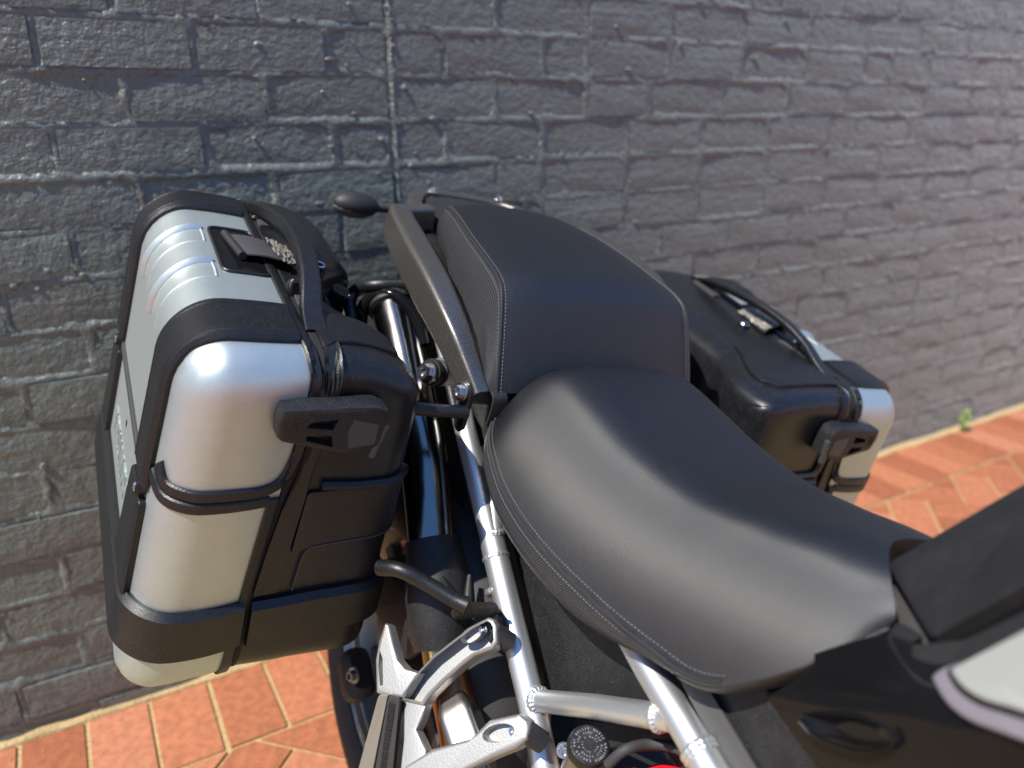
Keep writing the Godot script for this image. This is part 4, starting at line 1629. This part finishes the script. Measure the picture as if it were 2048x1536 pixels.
	put("strut_end", slab(rounded([Vector3(-0.23, -0.2978, 0.3239), Vector3(-0.215, -0.2803, 0.335), Vector3(-0.19, -0.2682, 0.3528), Vector3(-0.186, -0.2745, 0.36), Vector3(-0.2, -0.2963, 0.3429), Vector3(-0.225, -0.3076, 0.3296)], 0.004, 4), Vector3(0, 1, 0.35).normalized(), 0.010, 0.002), M.plastic, strut)
	put("strut_plate", plate([Vector2(0.3312, -0.29), Vector2(0.3544, -0.287), Vector2(0.3772, -0.311), Vector2(0.3646, -0.3337), Vector2(0.3351, -0.3351)], [], Transform3D(Basis(Vector3(0, 0, 1), Vector3(0, 1, 0), Vector3(-1, 0, 0)), Vector3(-0.185, 0, 0)), 0.008, 0.002), M.plastic, strut)

	# footrest hangers: one casting with two arms and a fin
	var hx := Transform3D(Basis(Vector3(0.2725, 0, 0.9622), Vector3(0.5085, 0.849, -0.144), Vector3(-0.8168, 0.5285, 0.2313)), Vector3(-0.196, -0.2989, 0.3731))
	var arm := [Vector2(-0.0186, 0.0087), Vector2(-0.0109, 0.0118), Vector2(-0.0022, 0.0096), Vector2(0.0116, -0.0034), Vector2(0.0125, -0.0147), Vector2(-0.0014, -0.0367), Vector2(-0.006, -0.0505), Vector2(-0.0142, -0.0855), Vector2(-0.0186, -0.1121), Vector2(-0.0177, -0.1266), Vector2(-0.0473, -0.1447), Vector2(-0.0531, -0.1264), Vector2(-0.0528, -0.1013), Vector2(-0.0494, -0.075), Vector2(-0.0405, -0.046), Vector2(-0.03, -0.0127)]
	var stem := [Vector2(-0.0481, -0.1408), Vector2(-0.0177, -0.1235), Vector2(-0.0102, -0.1412), Vector2(-0.0077, -0.1541), Vector2(0.0197, -0.1607), Vector2(0.0439, -0.2027), Vector2(0.0231, -0.2226), Vector2(-0.0139, -0.1748)]
	var arm2 := [Vector2(0.0875, -0.0452), Vector2(0.0998, -0.0435), Vector2(0.1078, -0.0477), Vector2(0.114, -0.0576), Vector2(0.1095, -0.0757), Vector2(0.0942, -0.1024), Vector2(0.0668, -0.1565), Vector2(0.0549, -0.1937), Vector2(0.0239, -0.2233), Vector2(0.0101, -0.1918), Vector2(0.0255, -0.1524), Vector2(0.0557, -0.1103), Vector2(0.0589, -0.0987), Vector2(0.0624, -0.0767)]
	var fin := [Vector2(-0.1342, -0.0931), Vector2(-0.1279, -0.0913), Vector2(-0.1062, -0.1021), Vector2(-0.0845, -0.1121), Vector2(-0.0681, -0.1118), Vector2(-0.0491, -0.1028), Vector2(-0.0464, -0.1393), Vector2(-0.069, -0.1558), Vector2(-0.0811, -0.1615), Vector2(-0.1119, -0.135), Vector2(-0.125, -0.115)]
	var slot := [Vector2(-0.1148, -0.1213), Vector2(-0.103, -0.1259), Vector2(-0.0792, -0.1472), Vector2(-0.0819, -0.1511), Vector2(-0.1031, -0.1356)]
	var oval := func(c: Vector2, a: Vector2, b: Vector2) -> Array:
		var o := []
		for k in 18:
			o.append(c + a * cos(TAU * k / 18.0) + b * sin(TAU * k / 18.0))
		return o
	var c1: Vector2 = Vector2(-0.022, -0.0201)
	var c2: Vector2 = Vector2(0.0818, -0.0781)
	var casting := plate(arm, [oval.call(c1, Vector2(-0.017, -0.0045) - c1, Vector2(-0.0125, -0.0208) - c1)], hx, 0.020, 0.0045, 0.012)
	plate(arm2, [oval.call(c2, Vector2(0.0946, -0.061) - c2, Vector2(0.0902, -0.0834) - c2)], hx, 0.022, 0.005, 0.013, casting)
	plate(stem, [], hx.translated_local(Vector3(0, 0, -0.004)), 0.016, 0.003, 0.01, casting)
	plate(fin, [slot], hx.translated_local(Vector3(0, 0, 0.003)), 0.018, 0.004, 0.012, casting)
	var hang := put("footrest_hanger", casting, M.cast, t, 45.0)
	for c in [c1 + Vector2(-0.0177, -0.009) - Vector2(-0.022, -0.0201), c2 + Vector2(0.0911, -0.0669) - Vector2(0.0818, -0.0781)]:
		put("bolt", bolt(hx * Vector3(c.x, c.y, -0.0115), hx.basis.z, 0.0062), M.bolt, hang)
	for c in [Vector2(-0.005, -0.0018), Vector2(0.1027, -0.0565)]:
		put("mount", tube([hx * Vector3(c.x, c.y, -0.012), hx * Vector3(c.x + 0.018, c.y, -0.030)], 0.013, 24), M.dark, hang)
	var peg := put("footrest", slab(rounded([Vector3(-0.305, -0.4229, 0.3307), Vector3(-0.297, -0.415, 0.3398), Vector3(-0.297, -0.555, 0.3566), Vector3(-0.305, -0.5862, 0.3303)], 0.004, 4), Vector3(-0.75, 0.55, 0.35).normalized(), 0.020, 0.004), M.cast, t)
	put("rubber_pad", slab(rounded([Vector3(-0.296, -0.4169, 0.3399), Vector3(-0.288, -0.4064, 0.3545), Vector3(-0.288, -0.5145, 0.3903), Vector3(-0.296, -0.5513, 0.3597)], 0.004, 4), Vector3(-0.5, 0.75, 0.4).normalized(), 0.020, 0.003), M.rubber, peg)
	var pa: Vector3 = Vector3(-0.293, -0.4202, 0.3488)
	var pb: Vector3 = Vector3(-0.293, -0.5274, 0.3752)
	var pn_ := Vector3(-0.5, 0.75, 0.4).normalized()
	var pl := (pb - pa).normalized()
	var ps := pl.cross(pn_).normalized()
	for k in 8:
		put("rubber_groove", box(pa.lerp(pb, (k + 0.5) / 8.0) + ps.cross(pl) * 0.0004, Vector3(0.009, 0.003, 0.013), 0.0006, null, Basis(ps, ps.cross(pl) * -1.0, pl)), M.gap, peg)

	# brake fluid reservoir with lettering round its cap
	var rc: Vector3 = Vector3(-0.165, -0.2953, 0.5515)
	var ax: Vector3 = Vector3(-0.20, 0.93, 0.18).normalized()
	var res := put("brake_reservoir", lathe([Vector2(0.0002, -0.06), Vector2(0.019, -0.06), Vector2(0.020, -0.010), Vector2(0.0195, -0.008)], rc, ax, 36), mat(lin(0.10, 0.085, 0.07), 0.25), t)
	var cap := put("cap", lathe([Vector2(0.0002, 0.004), Vector2(0.0185, 0.004), Vector2(0.0215, 0.003), Vector2(0.0228, 0.0005), Vector2(0.0228, -0.010), Vector2(0.0210, -0.012)], rc, ax, 40), M.plastic, res)
	var ring := Mb.new()
	for k in 40:
		var a := TAU * k / 40.0
		var rx := ax.cross(Vector3(0, 0, 1)).normalized()
		var ry := ax.cross(rx)
		box(rc + (rx * cos(a) + ry * sin(a)) * 0.0228 - ax * 0.005, Vector3(0.0016, 0.008, 0.0016), 0.0004, ring, Basis(rx, ax, rx.cross(ax)))
	put("knurling", ring, M.plastic, res).set_meta("kind", "stuff")
	cap_lettering(rc + ax * 0.0038, ax, res)
	put("hose_screw", bolt(Vector3(-0.172, -0.3281, 0.528), Vector3(-0.6, 0.5, 0.7), 0.009), M.bolt, res)

	# hoses and cables
	put("brake_hose", tube(spline([Vector3(-0.16, -0.2922, 0.5792), Vector3(-0.15, -0.267, 0.5837), Vector3(-0.12, -0.2636, 0.587), Vector3(-0.1, -0.2531, 0.6085), Vector3(-0.1, -0.237, 0.6482)], 8), 0.0055, 12), M.rubber, t)
	put("cable", tube(spline([Vector3(-0.13, -0.3857, 0.3302), Vector3(-0.13, -0.3546, 0.296), Vector3(-0.125, -0.3276, 0.2456), Vector3(-0.12, -0.3004, 0.2022)], 8), 0.0038, 10), M.rubber, t)
	put("cable_tie", tube([Vector3(-0.132, -0.3555, 0.3005), Vector3(-0.132, -0.3594, 0.306)], 0.0052, 10), M.dark, t)

	# rear wheel
	var wc := Vector3(-0.125, -0.605, 0.115)
	var prof := []
	for k in 25:
		var a := lerpf(-2.2, 2.2, k / 24.0)
		prof.append(Vector2(0.255 + 0.064 * cos(a) + (0.004 if absf(a) < 1.2 else 0.0), 0.074 * sin(a)))
	var tyre := put("rear_wheel", lathe([Vector2(0.030, -0.05), Vector2(0.045, -0.05), Vector2(0.045, 0.05), Vector2(0.030, 0.05)], wc, Vector3.RIGHT, 32), M.dark, t)
	put("tyre", lathe(prof, wc, Vector3.RIGHT, 96), M.rubber, tyre)
	put("rim", lathe([Vector2(0.220, -0.058), Vector2(0.226, -0.060), Vector2(0.230, -0.056), Vector2(0.205, -0.040), Vector2(0.195, 0.0), Vector2(0.205, 0.040), Vector2(0.230, 0.056), Vector2(0.226, 0.060), Vector2(0.212, 0.05), Vector2(0.188, 0.0), Vector2(0.212, -0.05), Vector2(0.220, -0.058)], wc, Vector3.RIGHT, 96), M.brushed, tyre)
	for k in 10:
		var a := TAU * k / 10.0 + 0.2
		var d := Vector3(0, sin(a), cos(a))
		put("spoke", sweep(PackedVector3Array([wc + d * 0.04, wc + d * 0.12, wc + d * 0.20]), rect(0.030, 0.022, 0.006), Vector3.RIGHT, [1.2, 0.8, 1.1]), M.dark, tyre)
	put("brake_caliper", box(Vector3(-0.215, -0.6667, 0.0902), Vector3(0.05, 0.055, 0.085), 0.014, null, Basis(Vector3(1, 0, 0), 0.5)), M.dark, t)
	put("bolt", bolt(Vector3(-0.243, -0.6092, 0.138), Vector3(-1, 0.2, 0.3), 0.013), M.brushed, t)

	make_front(t)


func cap_lettering(at: Vector3, ax: Vector3, parent: Node3D) -> void:
	var font := SystemFont.new()
	font.font_names = PackedStringArray(["Droid Sans"])
	var rx := ax.cross(Vector3(0, 0, 1)).normalized()
	var ry := ax.cross(rx)
	for line in [["CLEAN FILLER CAP BEFORE REMOVING ", 0.0172, 0.0030], ["USE ONLY DOT 4 BRAKE FLUID ", 0.0128, 0.0026], ["FROM A SEALED CAN ", 0.0085, 0.0022]]:
		var words: String = line[0]
		var mb := Mb.new()
		for k in words.length():
			var ch := words[k]
			if ch == " ":
				continue
			var tm := TextMesh.new()
			tm.text = ch
			tm.font = font
			tm.font_size = 16
			tm.pixel_size = line[2] / 14.0
			tm.depth = 0.0006
			var a := TAU * k / words.length()
			var out := rx * cos(a) + ry * sin(a)
			var x := Transform3D(Basis(ax.cross(out).normalized() * -1.0, out, ax), at + out * line[1])
			var arr := tm.get_mesh_arrays()
			var one := Mb.new()
			one.v = arr[Mesh.ARRAY_VERTEX]
			one.t = arr[Mesh.ARRAY_INDEX]
			mb.add(one, x)
		put("lettering", mb, M.print, parent, 20.0).set_meta("kind", "stuff")


func make_front(t: Node3D) -> void:
	# tank with its rubber pads, panels and trim, ahead of the seat
	var pad := put("tank_pad", slab(rounded([Vector3(-0.045, 0.0363, 0.666), Vector3(-0.105, 0.042, 0.7485), Vector3(-0.115, 0.149, 0.7907), Vector3(-0.11, 0.1776, 0.8008), Vector3(-0.005, 0.2045, 0.7381), Vector3(-0.005, 0.1564, 0.7107)], [0.006, 0.008, 0.02, 0.02, 0.02, 0.02], 4), (Vector3(-0.105, 0.042, 0.7485) - Vector3(-0.045, 0.0363, 0.666)).cross(Vector3(-0.005, 0.1564, 0.7107) - Vector3(-0.045, 0.0363, 0.666)).normalized(), 0.022, 0.005, 0.004, 6), M.pad, t)
	var pn: Vector3 = (Vector3(-0.105, 0.042, 0.7485) - Vector3(-0.045, 0.0363, 0.666)).cross(Vector3(-0.005, 0.1564, 0.7107) - Vector3(-0.045, 0.0363, 0.666)).normalized()
	put("pad_foot", slab(rounded([Vector3(-0.045, 0.0344, 0.6584), Vector3(-0.075, 0.0172, 0.6848), Vector3(-0.105, 0.0269, 0.7316), Vector3(-0.118, 0.0391, 0.7598), Vector3(-0.122, 0.0803, 0.7763), Vector3(-0.13, 0.1737, 0.8121), Vector3(0, 0.2066, 0.7347), Vector3(0, 0.1563, 0.7039)], 0.008, 4), pn, 0.03, 0.006), M.trim, t).position -= pn * 0.020
	put("tank_trim", slab(rounded([Vector3(-0.12, 0.022, 0.7314), Vector3(-0.125, 0.0439, 0.7668), Vector3(-0.14, 0.1694, 0.819), Vector3(-0.15, 0.158, 0.8299), Vector3(-0.135, 0.0474, 0.7796), Vector3(-0.128, 0.0108, 0.739)], 0.006, 4), Vector3(-0.75, 0.65, 0.1).normalized(), 0.03, 0.005), M.dark, t)
	# glossy tank side
	var side := []
	var grid := [[Vector3(-0.108, -0.1062, 0.6402), Vector3(-0.116, -0.1061, 0.6872), Vector3(-0.118, -0.1112, 0.7389), Vector3(-0.11, -0.1206, 0.7801)], [Vector3(-0.116, -0.0377, 0.6839), Vector3(-0.13, -0.0444, 0.7325), Vector3(-0.134, -0.0499, 0.778), Vector3(-0.124, -0.0654, 0.8153)], [Vector3(-0.122, 0.0268, 0.7254), Vector3(-0.142, 0.0127, 0.7708), Vector3(-0.146, -0.0004, 0.8099), Vector3(-0.136, -0.022, 0.8426)], [Vector3(-0.126, 0.0564, 0.7646), Vector3(-0.148, 0.0493, 0.8022), Vector3(-0.154, 0.0402, 0.8326), Vector3(-0.142, 0.0123, 0.8652)], [Vector3(-0.13, 0.1331, 0.7975), Vector3(-0.156, 0.1088, 0.8309), Vector3(-0.16, 0.0905, 0.8581), Vector3(-0.15, 0.0529, 0.8917)]]
	for r in grid:
		side.append(spline(r, 6))
	var fine := []
	for j in side[0].size():
		var line := []
		for r in side:
			line.append(r[j])
		fine.append(spline(line, 6))
	var tank := Mb.new()
	tank.grid(fine)
	put("tank", tank, M.gloss, t, 60.0)
	var tn := Vector3(-0.80, 0.58, 0.12).normalized()
	put("lilac_border", slab(rounded([Vector3(-0.15, 0.0468, 0.7787), Vector3(-0.15, 0.0578, 0.7816), Vector3(-0.158, 0.1317, 0.8191), Vector3(-0.168, 0.0742, 0.8565), Vector3(-0.166, 0.0652, 0.8419), Vector3(-0.16, 0.0465, 0.8131), Vector3(-0.156, 0.0424, 0.7961)], [0.003, 0.003, 0.01, 0.01, 0.01, 0.02, 0.02], 5), tn, 0.006, 0.002), M.lilac, t)
	put("white_panel", slab(rounded([Vector3(-0.156, 0.0637, 0.7872), Vector3(-0.164, 0.1431, 0.8187), Vector3(-0.172, 0.0921, 0.8515), Vector3(-0.17, 0.0838, 0.8361), Vector3(-0.165, 0.0677, 0.8138), Vector3(-0.16, 0.0623, 0.7995)], [0.004, 0.01, 0.01, 0.01, 0.012, 0.012], 5), tn, 0.008, 0.002), M.paint, t)
	put("panel_gap", slab(rounded([Vector3(-0.153, 0.0594, 0.7846), Vector3(-0.161, 0.1422, 0.8171), Vector3(-0.169, 0.087, 0.8522), Vector3(-0.167, 0.0786, 0.8368), Vector3(-0.162, 0.0616, 0.813), Vector3(-0.157, 0.0558, 0.7975)], [0.004, 0.01, 0.01, 0.01, 0.012, 0.012], 5), tn, 0.006, 0.001), M.gap, t)
	# moulded duct low on the tank side
	put("duct", slab(rounded([Vector3(-0.132, -0.0786, 0.7045), Vector3(-0.136, -0.033, 0.7411), Vector3(-0.142, -0.0152, 0.7712), Vector3(-0.142, -0.0208, 0.781), Vector3(-0.138, -0.051, 0.7627), Vector3(-0.134, -0.0751, 0.7322)], 0.01, 5), tn, 0.012, 0.004, -0.010), M.gloss, t)
	put("duct_rim", tube(spline([Vector3(-0.134, -0.0784, 0.712), Vector3(-0.137, -0.0737, 0.734), Vector3(-0.141, -0.0503, 0.7647), Vector3(-0.145, -0.0215, 0.7814), Vector3(-0.145, -0.0131, 0.7735)], 6), 0.0022, 8), M.gloss, t)
	# dark filler between seat nose and tank, and the lower seat pan
	put("seat_pan", slab(rounded([Vector3(-0.11, -0.1456, 0.6069), Vector3(-0.108, -0.0957, 0.6543), Vector3(-0.092, -0.0254, 0.6956), Vector3(-0.08, 0.0244, 0.715), Vector3(-0.1, 0.0401, 0.7435), Vector3(-0.115, -0.0156, 0.7244), Vector3(-0.115, -0.0956, 0.6803)], 0.006, 3), Vector3(-0.7, 0.7, 0.1).normalized(), 0.03, 0.004), M.gap, t)
	put("tank_neck", box(Vector3(0, 0.0, 0.78), Vector3(0.13, 0.09, 0.16), 0.02), M.gap, t)
	put("fuel_tank_core", box(Vector3(0.0, -0.02, 0.98), Vector3(0.22, 0.20, 0.34), 0.05), M.gap, t)
